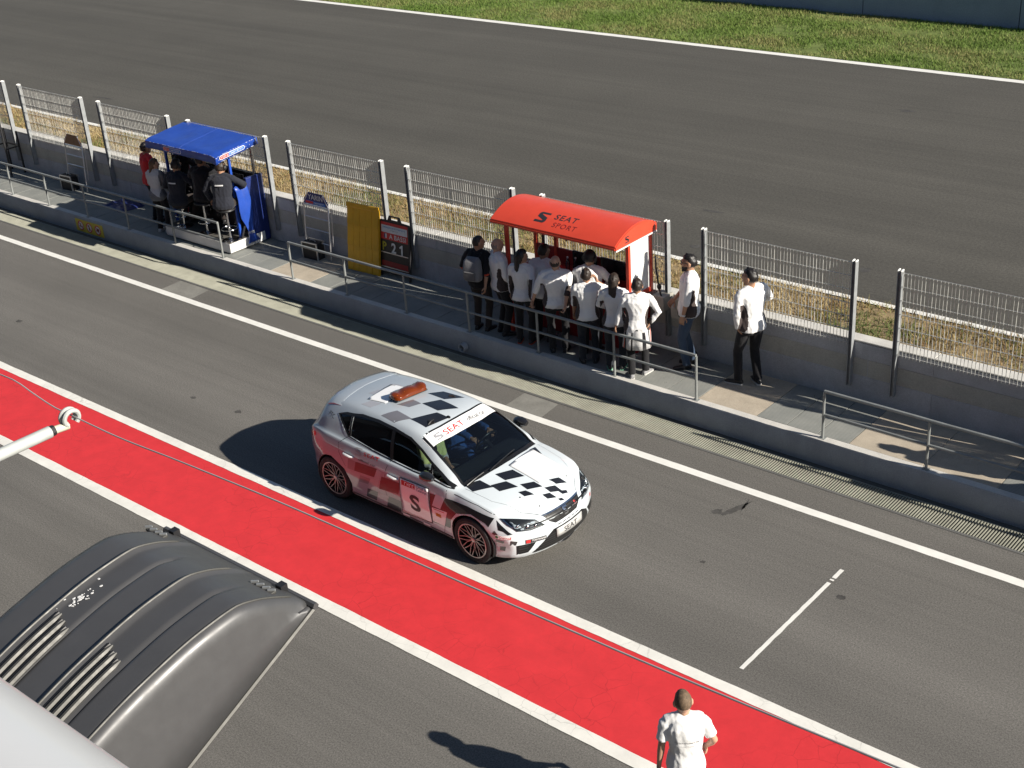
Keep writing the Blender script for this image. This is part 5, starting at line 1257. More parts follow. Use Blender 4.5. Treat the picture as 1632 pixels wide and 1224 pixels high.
# lettering follows the curve of the roof
def on_roof(name, V, F, xc, yc, mat, parent):
    W = []
    for a, b in V:
        y = yc+b; t = (y-SY0)/(SY1-SY0); W.append(S_(xc+a, y, SZ+arch(t)+.0145))
    bm = bmesh.new(); vs = [bm.verts.new(p) for p in W]
    for f in F: bm.faces.new([vs[i] for i in f])
    me = bpy.data.meshes.new(name); bm.normal_update()
    if sum(f.normal.z for f in bm.faces) < 0: bmesh.ops.reverse_faces(bm, faces=bm.faces)
    bm.to_mesh(me); bm.free(); me.materials.append(mat); return link(bpy.data.objects.new(name, me), parent)
V, F = logo(.21, .21); on_roof('emblem', V, F, -12.62, 14.96, M_DARKT, roof)
V, F = text2d('SEAT', .42, .115, space=1.15, bold=.012); on_roof('lettering', V, F, -12.20, 15.02, M_DARKT, roof)
V, F = text2d('SPORT', .44, .085, space=1.15); on_roof('lettering', V, F, -12.13, 14.865, plain('thin_dark_print', (.20, .02, .02), .4), roof)
V, F = logo(.10, .10); g2 = [S_(SX1+.0185, 15.02+a, SZ+.06+b) for a, b in V]; mesh_obj('emblem', g2, [f[::-1] for f in F], M_DARKT, sh)
st = empty('strap_ratchet', (-10.95, 15.58, 1.30), 0, 'black ratchet strap hanging from the right side of the red shelter', 'strap')
m = MB(); m.tube([(-.10, .10, .60), (-.04, .03, .40), (.01, .0, .24), (.06, -.01, .05), (.10, -.02, -.02)], .014, 6); m.build('webbing', M_BLACK, st, True); m = MB(); m.ball((.035, -.005, .16), (.04, .03, .05), 10); m.build('ratchet', M_BLACK, st, True)
# water bottles on the counter
M_PET = m_glass('clear_bottle', (.85, .92, .95), .1)
for i, (x, y) in enumerate(((-12.55, 15.42), (-12.42, 15.46))):
    b = empty('water_bottle', (x, y, 1.402), 0, ('clear water bottle on the red shelter counter, left of two', 'clear water bottle on the red shelter counter, right of two')[i], 'bottle', 'bottles on the shelter counter')
    m = MB(); m.rev([(0, 0), (.034, 0), (.036, .02), (.034, .09), (.036, .16), (.028, .20), (.012, .225), (.012, .24)], 14); m.build('bottle_body', M_PET, b, True); m = MB(); m.rev([(0, .24), (.015, .24), (.015, .262), (0, .262)], 12); m.build('cap', M_PANELW, b)
# intercom cabinets on the wall
M_CABW = plain('beige_cabinet', (.34, .325, .29), .55, var=.12)
for nm, x0, x1, z0, z1, y0, l in (('intercom_box', -10.66, -10.34, 1.03, 1.36, 15.50, 'beige intercom box with oval black handset panel on the pit wall'), ('junction_box', -11.02, -10.80, 1.08, 1.32, 15.52, 'small beige junction box beside the red shelter')):
    b = empty(nm, ((x0+x1)/2, 15.79, z0), 0, l, 'box'); w_ = (x1-x0)/2
    m = MB(); m.box(-w_, w_, y0-15.79, -.002, 0, z1-z0); m.build('case', M_CABW, b, bevel=.01)
    if nm == 'intercom_box':
        m = MB(); m.prism([(.03+.062*math.copysign(abs(math.cos(t))**.6, math.cos(t)), .165+.115*math.copysign(abs(math.sin(t))**.6, math.sin(t))) for t in np.linspace(0, 2*math.pi, 25)[:-1]], 0, .006, Matrix.Translation((0, y0-15.79, 0)) @ Matrix.Rotation(R(90), 4, 'X')); m.build('handset_panel', M_BLACK, b)
        m = MB(); m.prism([(.03+.045*math.copysign(abs(math.cos(t))**.6, math.cos(t)), .165+.092*math.copysign(abs(math.sin(t))**.6, math.sin(t))) for t in np.linspace(0, 2*math.pi, 25)[:-1]], .0065, .010, Matrix.Translation((0, y0-15.79, 0)) @ Matrix.Rotation(R(90), 4, 'X')); m.build('handset', plain('dark_grey_plastic', (.09, .085, .08), .5), b)
        m = MB(); m.box(-.13, -.07, y0-15.79-.012, y0-15.79, .17, .25); m.build('label_plate', M_GREYT, b); m = MB(); m.tube([(.14, y0-15.785, 0), (.15, y0-15.77, -.3), (.15, -.03, -.65)], .01, 6); m.build('cable', M_BLACK, b, True)

# ================================================================== blue timing stand
M_BTARP = plain('blue_tarpaulin', (.018, .065, .36), .42, var=.14, scale=4, bump=.4, bscale=14); M_BSTEEL = plain('blue_steel', (.015, .075, .42), .4, var=.1); M_WBOX = plain('white_plinth', (.66, .66, .65), .5, var=.1, scale=3); M_CARPET = plain('dark_deck', (.09, .085, .075), .9, var=.2); M_DKIN = plain('dark_console', (.012, .012, .015), .6)
bs = empty('timing_stand', (-21.4, 15.2, ZP), 0, 'blue pit wall timing stand with sloping tarpaulin canopy on a white plinth', 'timing stand')
def T_(x, y, z): return (x+21.4, y-15.2, z-ZP)
def tb(name, x0, x1, y0, y1, z0, z1, mat, **k): m = MB(); a = T_(x0, y0, z0); b = T_(x1, y1, z1); m.box(a[0], b[0], a[1], b[1], a[2], b[2]); return m.build(name, mat, k.pop('parent', bs), **k)
pl_ = tb('plinth', -22.35, -20.32, 14.735, 15.62, ZP+.03, .562, M_WBOX, bevel=.006); tb('deck', -22.34, -20.33, 14.745, 15.60, .562, .572, M_CARPET)
for x in (-22.2, -20.45):
    for y in (14.8, 15.5): tb('foot', x-.03, x+.03, y-.03, y+.03, ZP, ZP+.03, M_BLACK)
# canopy: stretched sheet with sagging bays and hanging valances
X0c, X1c, Y0c, Y1c = -22.50, -20.32, 14.74, 15.76
def cz(x, y):
    u = (x-X0c)/(X1c-X0c); v = (y-Y0c)/(Y1c-Y0c); return 2.33+.11*v-.012*math.sin(math.pi*u*2)**2*math.sin(math.pi*v)-.03*math.exp(-((u-1)/.04)**2)-.025*math.exp(-(v/.06)**2)+noise.noise((x*2.6, y*3, 2))*.010
nx, ny = 44, 22; V = [T_(X0c+(X1c-X0c)*i/nx, Y0c+(Y1c-Y0c)*j/ny, cz(X0c+(X1c-X0c)*i/nx, Y0c+(Y1c-Y0c)*j/ny)) for j in range(ny+1) for i in range(nx+1)]
F = [(j*(nx+1)+i, j*(nx+1)+i+1, (j+1)*(nx+1)+i+1, (j+1)*(nx+1)+i) for j in range(ny) for i in range(nx)]
per = [(i, 0) for i in range(nx+1)]+[(nx, j) for j in range(1, ny+1)]+[(i, ny) for i in range(nx-1, -1, -1)]+[(0, j) for j in range(ny-1, 0, -1)]
base = len(V)
for k, (i, j) in enumerate(per):
    x = X0c+(X1c-X0c)*i/nx; y = Y0c+(Y1c-Y0c)*j/ny; w_ = noise.noise((k*.35, 3, 1))*.008; V.append(T_(x+w_+(.012 if i == nx else -.012 if i == 0 else 0), y+(-.012 if j == 0 else .012 if j == ny else 0)+w_, cz(x, y)-.13-abs(noise.noise((k*.2, 9, 1)))*.012))
for k in range(len(per)):
    i, j = per[k]; i2, j2 = per[(k+1) % len(per)]; F.append((j*(nx+1)+i, base+k, base+(k+1) % len(per), j2*(nx+1)+i2))
cn = mesh_obj('canopy', V, F, M_BTARP, bs, 50); q = cn.modifiers.new('thickness', 'SOLIDIFY'); q.thickness = .006; q.offset = -1
M_CREAM = plain('white_banner', (.78, .77, .75), .5); M_CYAN = plain('blue_print', (.03, .16, .52), .5)
def capsule(w_, h_, n=9):
    r = h_/2; return [(w_/2-r+r*math.cos(t), r*math.sin(t)) for t in np.linspace(-math.pi/2, math.pi/2, n)]+[(-w_/2+r+r*math.cos(t), r*math.sin(t)) for t in np.linspace(math.pi/2, 3*math.pi/2, n)]
def badge(name, org, ux, uz, w_, h_, nrm, parent):
    def P(a, b, o): return Vector(org)+Vector(ux)*a+Vector(uz)*b+Vector(nrm)*o
    c = capsule(w_, h_); o = mesh_obj(name, [P(a, b, .004) for a, b in c], [tuple(range(len(c)))], M_CREAM, parent)
    c2 = capsule(w_*.96, h_*.74); half = [(max(-9, a), b) for a, b in c2]
    c3 = capsule(w_*.955, h_*.76); lf = [(a, b) for a, b in c3 if a < 0]; rt = [(a, b) for a, b in c3 if a > 0]; xm = -w_*.15; hh = h_*.38
    mesh_obj('red_field', [P(a, b, .007) for a, b in [(xm, hh)]+lf+[(xm, -hh)]], [tuple(range(len(lf)+2))], M_REDT, o); mesh_obj('blue_field', [P(a, b, .007) for a, b in [(xm+.004, -hh)]+rt+[(xm+.004, hh)]], [tuple(range(len(rt)+2))], M_CYAN, o)
    V, F = marks(5, w_*.28, h_*.40, 3); mesh_obj('print', [P(a-w_*.30, b, .010) for a, b in V], F, M_CREAM, o); V, F = marks(9, w_*.54, h_*.40, 8); mesh_obj('print', [P(a+w_*.16, b, .010) for a, b in V], F, M_CREAM, o)
badge('printed_badge', T_(X1c+.022, 15.12, 2.285), (0, 1, .10), (0, 0, 1), .62, .082, (1, 0, 0), cn)
badge('printed_badge', T_(-21.62, Y0c-.022, 2.245), (1, 0, 0), (0, 0, 1), .56, .082, (0, -1, 0), cn)
m = MB(); rs_ = random.Random(5)
for k in range(46):
    v = rs_.random(); y = Y0c+(Y1c-Y0c)*v; z = cz(X1c, y)-rs_.choice((.004, .004, .07, .125)); m.ball(T_(X1c+.014, y, z), (.004, rs_.uniform(.006, .03), rs_.uniform(.002, .006)), 6)
for k in range(30):
    x = X0c+(X1c-X0c)*rs_.random(); m.ball(T_(x, Y0c-.002, cz(x, Y0c)-.002), (rs_.uniform(.01, .05), .004, .003), 6)
tag(m.build('scuff_mark', plain('scuffed_white', (.50, .55, .68), .6), cn), kind='stuff')
for x in (-21.42,):
    m = MB(); m.tube([T_(x, Y0c+(Y1c-Y0c)*t, cz(x, Y0c+(Y1c-Y0c)*t)-.001) for t in np.linspace(0, 1, 23)], .003, 5); m.build('seam', M_BTARP, cn, True)
for x in (X0c+.08, X1c-.10):
    for y, z in ((15.10, 2.34), (15.66, 2.38)):
        m = MB(); m.bar(T_(x, y, ZP if y > 15.3 else .56), T_(x, y, z), .045, .045, (0, 1, 0)); m.build('post', M_BSTEEL if y < 15.3 else M_CHROME, bs)
tb('console_back', -22.40, -20.36, 15.64, 15.72, ZP, 1.70, M_DKIN); tb('desk', -22.30, -20.40, 15.28, 15.64, 1.24, 1.29, M_DKIN, bevel=.006); tb('console_cabinet', -22.30, -20.42, 15.42, 15.64, .575, 1.24, M_DKIN)
for x in (-22.0, -21.45, -20.9):
    mo = tb('monitor', x-.22, x+.22, 15.56, 15.60, 1.36, 1.66, M_SCREEN, bevel=.005); tb('stand', x-.03, x+.03, 15.56, 15.60, 1.29, 1.37, M_BLACK, parent=mo)
# blue side cover of the console, colour darkened for shade, and the crumpled drape in front of it
tb('side_cover', -20.40, -20.33, 15.36, 15.76, ZP+.02, 1.70, plain('shaded_blue_cover', (.010, .026, .15), .5, var=.15, bump=.3, bscale=12), bevel=.01)
rg = []
for k, (z, y0, y1, b) in enumerate(((1.60, 15.03, 15.34, .0), (1.52, 15.06, 15.35, .02), (1.35, 15.07, 15.36, .035), (1.15, 15.06, 15.37, .04), (.98, 15.08, 15.37, .035), (.84, 15.16, 15.34, .02), (.70, 15.20, 15.33, .03), (.58, 15.20, 15.36, .05), (.47, 15.12, 15.42, .09))):
    rg.append([T_(-20.325+b+.022*noise.noise((t*5, z*4, 3)), y0+(y1-y0)*t, z+.03*math.sin(t*9) if k == 0 else z) for t in np.linspace(0, 1, 13)])
n = 13; V = [p for r_ in rg for p in r_]; F = [(i*n+k, i*n+k+1, (i+1)*n+k+1, (i+1)*n+k) for i in range(len(rg)-1) for k in range(n-1)]
o = mesh_obj('drape', V, F, M_BTARP, bs, 60); q = o.modifiers.new('thickness', 'SOLIDIFY'); q.thickness = .012
m = MB(); m.box(*[q for a in zip(T_(-20.30, 15.20, .50), T_(-20.27, 15.33, .68)) for q in a]); m.build('white_tag', M_WBOX, bs)
m = MB(); m.bar(T_(-20.35, 15.08, .585), T_(-20.33, 15.16, .80), .03, .03); m.build('bracket', M_BLACK, bs)
# red and white board standing by the console
rb = empty('leaning_board', (-22.66, 15.62, ZP), 0, 'dark red board with white edge standing beside the blue stand', 'board')
m = MB(); m.box(-.30, .22, 0, .03, 0, 1.36); m.build('panel', M_SRED2, rb); m = MB(); m.box(.22, .28, -.002, .032, 0, 1.37); m.build('edge', M_WBOX, rb)
# bar stools
def stool(x, y, label, z0=.572, hgt=.645):
    s_ = empty('bar_stool', (x, y, z0), 0, label, 'stool', 'bar stools on the blue stand'); m = MB(); m.rev([(0, 0), (.16, 0), (.165, .012), (.05, .03), (.03, .05)], 20); m.build('foot_plate', M_CHROME, s_, True)
    m = MB(); m.tube([(0, 0, .03), (0, 0, hgt-.04)], .024, 10); m.build('column', M_CHROME, s_, True)
    m = MB(); m.rev([(.15+.009*math.cos(t), .24+.009*math.sin(t)) for t in np.linspace(0, 2*math.pi, 9)[:-1]], 24, close=True); m.tube([(-.15, 0, .24), (.15, 0, .24)], .008, 6); m.build('foot_ring', M_CHROME, s_, True)
    m = MB(); m.rev([(0, hgt-.045), (.15, hgt-.045), (.178, hgt-.02), (.17, hgt), (0, hgt+.004)], 24); m.build('cushion', M_BLACK, s_, True)
stool(-20.47, 14.90, 'chrome bar stool under the man at the right end of the blue stand'); stool(-21.22, 14.93, 'chrome bar stool in the middle of the blue stand'); stool(-21.95, 14.93, 'chrome bar stool under the man with the headset', hgt=.45)
# ---- people at the blue stand
G2 = 'people at the blue timing stand'
def seated(label, x, y, rz, seat_z, h=1.72, base=.572, **k):
    S = h/1.75; pz = (seat_z-base)/S+.115
    fz = k.pop('footz', .28)/S+.085
    args = dict(pelvis=(0, 0, pz), feet={-1: (-.13, .25, fz), 1: (.13, .25, fz)}, knees={-1: (-.3, 1, .6), 1: (.3, 1, .6)}); args.update(k)
    return person(label, (x, y, base), rz, h, group=G2, **args)
navy_print = lambda i: None
seated('man in navy jacket on a stool writing at the right end of the blue stand', -20.47, 14.86, 32, 1.222, lean=14, head=(-12, -10), skin=SK2, shirt=C_NAVY, trousers=C_BROWN, hair=('short', H_DK), hands={-1: (-.30, .16, .78), 1: (.30, .36, .98)}, elbows={-1: (-1, -.6, 0), 1: (1, -.3, -.2)}, hem=.62 if False else .86, extras=(ex_headset(False), ex_stripe(1.32)) , collar=False)
seated('man in black jacket on the middle stool of the blue stand', -21.20, 14.96, 20, 1.222, h=1.74, lean=8, head=(-20, -4), skin=SK3, shirt=C_CHAR, trousers=C_CHAR, hair=('short', H_BLK), hands={-1: (-.2, .36, 1.0), 1: (.10, .20, 1.28)}, elbows={-1: (-1, -.4, 0), 1: (1, 0, -.6)}, collar=False)
seated('man with headset in navy jacket seated at the left end of the blue stand', -21.95, 14.88, 16, 1.03, h=1.72, lean=10, head=(-14, -8), skin=SK2, shirt=C_NAVY, sleeve='rolled', trousers=C_BROWN, hair=('short', H_DK), hands={-1: (-.24, .30, .78), 1: (.28, .30, .74)}, elbows={1: (1, -.6, 0)}, extras=(ex_headset(True), ex_stripe(1.32)), footz=.12, collar=False)
def two_tone(c, tor): return 0 if c.z+.55*c.x > .98 and c.x < .15 else 1
person('woman with brown hair in a white and grey jacket beside the blue stand', (-22.62, 14.88, ZP), 18, 1.50, lean=4, head=(-48, -2), skin=SK1, female=True, shirt=[C_PALE, C_GREY], color=two_tone, trousers=C_BLACK, hair=('tied', H_BR), shoes=(SHOE_W, SOLE), hands={-1: (-.2, .22, .95), 1: (.2, .22, .95)}, group=G2, hem=.80)
person('man in red shirt standing left of the blue canopy', (-23.30, 15.22, ZP), -10, 1.66, lean=0, head=(-12, 0), skin=SK3, shirt=C_RED, sleeve='short', trousers=C_BLACK, hair=('short', H_BLK), hands={-1: (-.25, .06, .82), 1: (.2, .24, 1.0)}, group=G2)
person('man in black jacket standing at the console under the blue canopy', (-22.15, 15.18, .572), 5, 1.58, lean=10, head=(-18, -6), skin=SK3, shirt=C_CHAR, trousers=C_CHAR, hair=('short', H_BLK), hands={-1: (-.2, .34, 1.0), 1: (.16, .24, 1.36)}, elbows={1: (1, 0, -.7)}, group=G2, extras=(ex_headset(False),), collar=False)

# ================================================================== pit boards and things along the wall
M_ALU = plain('brushed_aluminium', (.62, .62, .63), .35, .8, var=.1); M_NAVYB = plain('navy_board', (.02, .028, .15), .45); M_BRN = plain('brown_board', (.24, .13, .06), .6, var=.2); M_YEL = plain('yellow_plastic', (.74, .40, .015), .45, var=.12, scale=3)
def ladder_board(name, x, label, face, zr, txt=None):
    t = empty(name, (x, 15.545, ZP), 0, label, 'pit board'); t.rotation_euler = (R(-5), 0, 0)
    for s in (-1, 1):
        m = MB(); m.tube([(s*.335, 0, 0), (s*.335, 0, 1.03), (s*.20, 0, 1.235)], .014, 6); m.build('side_rail', M_ALU, t, True)
        if s > 0: m = MB(); m.tube([(.385, .03, .28), (.385, .03, 1.02)], .008, 6); m.build('side_rail', M_ALU, t, True)
    for z in zr:
        m = MB(); m.tube([(-.335, 0, z), (.335, 0, z)], .013, 6); m.build('rung', M_ALU, t, True)
    m = MB(); m.prism([(-.33, 1.02), (.33, 1.02), (.33, 1.10), (.20, 1.245), (-.20, 1.245), (-.33, 1.10)], -.008, .008, Matrix.Rotation(R(90), 4, 'X')); b = m.build('name_plate', face, t)
    if txt:
        V, F = text2d(txt, .40, .095, bold=.01); mesh_obj('lettering', [(a, -.0105, 1.165+c) for a, c in V], F, M_PANELW, b)
        c = capsule(.56, .062); mesh_obj('stripe', [(a, -.010, 1.06+d) for a, d in c], [tuple(range(len(c)))], M_CYAN, b)
        mesh_obj('stripe', [(-.27, -.0115, 1.038), (-.06, -.0115, 1.038), (-.06, -.0115, 1.082), (-.27, -.0115, 1.082)], [(0, 1, 2, 3)], M_REDT, b)
        V, F = marks(9, .27, .028, 8); mesh_obj('print', [(a+.10, -.0115, 1.06+d) for a, d in V], F, M_PANELW, b)
    return t
ladder_board('pit_board', -18.70, 'aluminium rung pit board with navy name plate lettered YARIN', M_NAVYB, (1.0, .77, .54, .30), 'YARIN')
ladder_board('pit_board', -26.68, 'aluminium rung pit board with plain brown name plate', M_BRN, (1.0, .78, .56))
for x, l in ((-18.78, 'black flight case on the walkway below the YARIN pit board'), (-26.92, 'black flight case on the walkway below the plain brown pit board')):
    t = empty('flight_case', (x, 15.50, ZP), R(4), l, 'case', 'flight cases by the pit boards')
    m = MB(); m.box(-.19, .19, -.10, .10, 0, .33); m.build('shell', M_BLACK, t, bevel=.006)
    for sx in (-1, 1):
        for sy in (-1, 1):
            m = MB(); m.bar((sx*.19, sy*.10, 0), (sx*.19, sy*.10, .335), .022, .022, (0, 1, 0)); m.build('corner_rail', M_ALU, t)
    for sy in (-1, 1): m = MB(); m.bar((-.19, sy*.10, .33), (.19, sy*.10, .33), .02, .02); m.build('edge_rail', M_ALU, t)
    m = MB(); m.tube([(-.07, 0, .33), (-.06, 0, .36), (.06, 0, .36), (.07, 0, .33)], .01, 6); m.build('handle', M_ALU, t, True)
# yellow number board of hinged flaps
yb = empty('flap_board', (-17.42, 15.44, ZP), R(4), 'tall yellow plastic flap board leaning against the pit wall', 'board'); yb.rotation_euler = (R(-8), 0, R(3))
m = MB(); m.box(-.385, .385, .03, .06, 0, 1.26); m.build('back_sheet', M_YEL, yb)
random.seed(3)
for r_, (z0, z1) in enumerate(((.02, .47), (.48, .86), (.87, 1.18))):
    for c in range(5):
        x0 = -.38+c*.152
        if r_ == 0 and c > 2: x1 = x0+.152
        m = MB(); tl = random.uniform(.0, .012); m.add([(x0+.004, .024-tl, z0), (x0+.148, .024-random.uniform(0, .012), z0), (x0+.148, .026, z1), (x0+.004, .026, z1), (x0+.004, .029, z0), (x0+.148, .029, z0), (x0+.148, .0295, z1), (x0+.004, .0295, z1)], [(0, 1, 2, 3), (7, 6, 5, 4), (0, 4, 5, 1), (1, 5, 6, 2), (2, 6, 7, 3), (3, 7, 4, 0)]); m.build('flap', M_YEL, yb)
m = MB(); m.box(-.392, .392, .012, .066, 1.18, 1.27); m.build('top_hood', M_YEL, yb, bevel=.012)
m = MB(); m.box(.385, .40, .015, .066, .0, 1.22); m.build('side_lip', M_YEL, yb)
random.seed(11)
# number board
nb = empty('number_board', (-16.68, 15.56, ZP), 0, 'black pit signal board with red header reading A BASSI and P 21', 'pit board'); nb.rotation_euler = (R(-6), 0, 0)
m = MB(); m.box(-.37, .37, 0, .02, .10, 1.03); pb = m.build('panel', plain('black_board', (.02, .018, .018), .5), nb, bevel=.004)
for s in (-1, 1): m = MB(); m.box(s*.36-.02, s*.36+.02, -.006, .026, 0, 1.03); m.build('frame_side', M_BLACK, nb)
m = MB(); prof = [(-.37, 1.03), (.37, 1.03), (.37, 1.05), (.17, 1.06), (.13, 1.15), (-.13, 1.15), (-.17, 1.06), (-.37, 1.05)]; hole = [(-.085, 1.075), (.085, 1.075), (.085, 1.125), (-.085, 1.125)]
for q in ([prof[0], prof[1], prof[2], prof[3], (.085, 1.075), (-.085, 1.075), prof[6], prof[7]], [prof[3], prof[4], (.085, 1.125), (.085, 1.075)], [prof[4], prof[5], (-.085, 1.125), (.085, 1.125)], [prof[5], prof[6], (-.085, 1.075), (-.085, 1.125)]): m.prism(q, -.02, 0, Matrix.Rotation(R(90), 4, 'X'))
m.build('handle', M_BLACK, nb)
def nbq(name, x0, x1, z0, z1, mat, o=-.003): return mesh_obj(name, [(x0, o, z0), (x1, o, z0), (x1, o, z1), (x0, o, z1)], [(0, 1, 2, 3)], mat, pb)
nbq('header', -.335, .335, .70, 1.02, M_REDT); nbq('header_strip', -.32, .325, .83, .965, M_PANELW, -.005)
V, F = marks(22, .56, .024, 5); mesh_obj('print', [(a, -.007, .925+c) for a, c in V], F, M_CYAN, pb); V, F = marks(8, .2, .018, 6); mesh_obj('print', [(a, -.007, .88+c) for a, c in V], F, M_GREYT, pb)
nbq('flag_band', -.255, -.225, .728, .808, M_BLUET, -.006); nbq('flag_band', -.224, -.190, .728, .808, M_PANELW, -.006)
V, F = text2d('A BASSI', .42, .085, bold=.012); mesh_obj('lettering', [(a+.08, -.006, .765+c) for a, c in V], F, M_PANELW, pb)
V, F = text2d('P', .10, .16, bold=.03); mesh_obj('numeral', [(a-.25, -.006, .575+c) for a, c in V], F, plain('yellow_numeral', (.45, .42, .03), .5), pb)
V, F = text2d('2', .12, .19, bold=.03); mesh_obj('numeral', [(a-.02, -.006, .565+c) for a, c in V], F, M_PANELW, pb); mesh_obj('numeral', [(a+.17, -.006, .56+c) for a, c in ((-.004, -.095), (.034, -.095), (.034, .095), (.006, .095), (-.052, .048), (-.034, .020), (-.004, .042))], [(0, 1, 2, 3, 4, 5, 6)], M_PANELW, pb)
for z in (.45, .18): m = MB(); m.box(-.34, .34, -.012, .0, z, z+.014); m.build('ledge', M_ALU, nb)
nbq('dark_red_panel', -.33, .33, .20, .30, M_SRED2)
# folded blue tarpaulin on the walkway
V = []; nx, ny = 22, 16
for j in range(ny+1):
    for i in range(nx+1):
        u, v = i/nx-.5, j/ny-.5; e = max(0, 1-(2*max(abs(u), abs(v)))**6); z = ZP+.006+e*(.055+.05*noise.noise((u*7, v*7, 4))+.03*abs(noise.noise((u*15, v*14, 1)))); V.append((-24.78+u*.80+v*.1, 15.38+v*.55+.04*noise.noise((u*4, v*4, 8)), z))
o = mesh_obj('folded_tarpaulin', V, [(j*(nx+1)+i, j*(nx+1)+i+1, (j+1)*(nx+1)+i+1, (j+1)*(nx+1)+i) for j in range(ny) for i in range(nx)], plain('navy_tarpaulin', (.015, .025, .12), .45, var=.2, bump=.3), None, 60); tag(o, 'crumpled navy tarpaulin lying on the walkway left of the blue stand', 'tarpaulin')
# black folding frame at the far left
bf = empty('steel_frame', (-29.35, 15.45, ZP), 0, 'tall black steel frame standing at the left end of the walkway', 'frame')
for x, y in ((-.28, -.15), (.28, -.15), (-.28, .2), (.28, .2)):
    m = MB(); m.bar((x, y, 0), (x, y, 1.85 if y < 0 else 1.0), .035, .035, (0, 1, 0)); m.build('leg', M_BLACK, bf)
for a, b in (((-.28, -.15, .30), (.28, -.15, .30)), ((-.28, -.15, 1.10), (.28, -.15, 1.10)), ((-.28, -.15, 1.82), (.28, -.15, 1.82)), ((-.28, .2, .65), (.28, .2, .65)), ((-.28, -.15, .65), (-.28, .2, .65)), ((.28, -.15, .65), (.28, .2, .65))):
    m = MB(); m.bar(a, b, .03, .03); m.build('cross_bar', M_BLACK, bf)
# yellow prohibition sign on the kerb face
ys = empty('warning_sign', (-24.75, 14.468, .155), 0, 'yellow sign with three round prohibition symbols on the kerb face', 'sign')
m = MB(); m.box(-.50, .50, -.004, .004, -.135, .135); m.build('plate', plain('yellow_sign', (.62, .50, .05), .5, var=.12), ys)
for k, x in enumerate((-.31, 0, .31)):
    mb = MB(); mb.rev([(0, 0), (.105, 0)], 24, Matrix.Translation((x, -.0055, 0)) @ Matrix.Rotation(R(90), 4, 'X')); d = mb.build('disc', M_PANELW, ys, fix=False)
    mb = MB(); mb.rev([(.085, .0), (.108, .0)], 24, Matrix.Translation((x, -.0075, 0)) @ Matrix.Rotation(R(90), 4, 'X')); mb.add([(x-.075, -.0078, .06), (x-.06, -.0078, .075), (x+.075, -.0078, -.06), (x+.06, -.0078, -.075)], [(0, 1, 2, 3)]); mb.build('ring', M_REDT, d, fix=False)
    mb = MB()
    if k == 0: mb.add([(x-.055, -.0068, -.03), (x+.055, -.0068, -.03), (x+.055, -.0068, -.005), (x-.055, -.0068, -.005), (x-.01, -.0068, 0), (x+.01, -.0068, 0), (x+.01, -.0068, .05), (x-.01, -.0068, .05)], [(0, 1, 2, 3), (4, 5, 6, 7)])
    elif k == 1: mb.add([(x-.02, -.0068, -.065), (x+.02, -.0068, -.065), (x+.025, -.0068, .02), (x-.025, -.0068, .02)], [(0, 1, 2, 3)]); mb.add([(x+.02*math.cos(t), -.0068, .045+.02*math.sin(t)) for t in np.linspace(0, 2*math.pi, 11)[:-1]], [tuple(range(10))])
    else: mb.add([(x-.06, -.0068, -.02), (x+.04, -.0068, -.045), (x+.06, -.0068, .03), (x-.02, -.0068, .045)], [(0, 1, 2, 3)])
    mb.build('pictogram', M_DARKT, d, fix=False)
# round pipe outlet in the kerb
po = empty('drain_pipe', (-14.02, 14.46, .12), 0, 'short round drain pipe end sticking out of the kerb', 'pipe'); m = MB(); m.rev([(.07, 0), (.07, .10), (.055, .10), (.055, 0)], 20, Matrix.Rotation(R(90), 4, 'X'), close=True); m.build('pipe', M_KERB, po, 40); m = MB(); m.rev([(0, .02), (.055, .02)], 20, Matrix.Rotation(R(90), 4, 'X')); m.build('bore', M_BLACK, po, fix=False)

# two more people at the right end, whose shadows reach into the picture
for x, y, a, l in ((-3.72, 15.30, 60, 'person in white shirt just past the right end of the picture, nearer the wall'), (-3.25, 14.92, 20, 'person in dark jacket just past the right end of the picture, at the handrail')):
    person(l, (x, y, ZP), a, 1.74, skin=SK2, panel=C_PANEL if a == 60 else None, shirt=C_WHITE if a == 60 else C_NAVY, vox=.018, hands={1: (.22, .2, 1.0)}, elbows={1: (1, -.5, 0)})
# ================================================================== driver and passenger
def incar(x, y, z): return tuple(Matrix.Translation(CAR_LOC) @ Matrix.Rotation(CAR_RZ, 4, 'Z') @ Matrix.Scale(CAR_S, 4) @ Vector((x, y, z)))
def rider(label, x, y, **k):
    return person(label, incar(x, y, .30), math.degrees(CAR_RZ)-90, 1.62, pelvis=(0, 0, .36), feet={-1: (-.12, .62, .085), 1: (.12, .62, .085)}, knees={-1: (-.2, .3, 1), 1: (.2, .3, 1)}, hem=.86, vox=.016, **k)
rider('driver in blue overalls at the wheel of the official car', -.12, .37, lean=-6, head=(0, -4), skin=SK2, shirt=C_BLUE, trousers=C_BLUE, hair=('short', H_DK), hands={-1: (-.17, .50, .72), 1: (.17, .50, .72)}, elbows={-1: (-.6, 0, -1), 1: (.6, 0, -1)}, curl=(.9, .9))
def hv(c, tor): return 1 if abs(c.x-.02) < .035 and c.y > 0 else (2 if c.z < .60 else 0)
rider('passenger in yellow high-visibility vest beside the driver of the official car', .02, -.31, lean=8, head=(10, -16), skin=SK2, shirt=[C_HIVIS, C_CHAR, C_PALE], color=hv, trousers=C_BLACK, hair=('short', H_BLK), sleeve='rolled', hands={-1: (-.06, .36, .52), 1: (.08, .36, .55)}, elbows={-1: (-.2, -.3, -1), 1: (.2, -.3, -1)}, build=.95, extras=(ex_headset(True),))

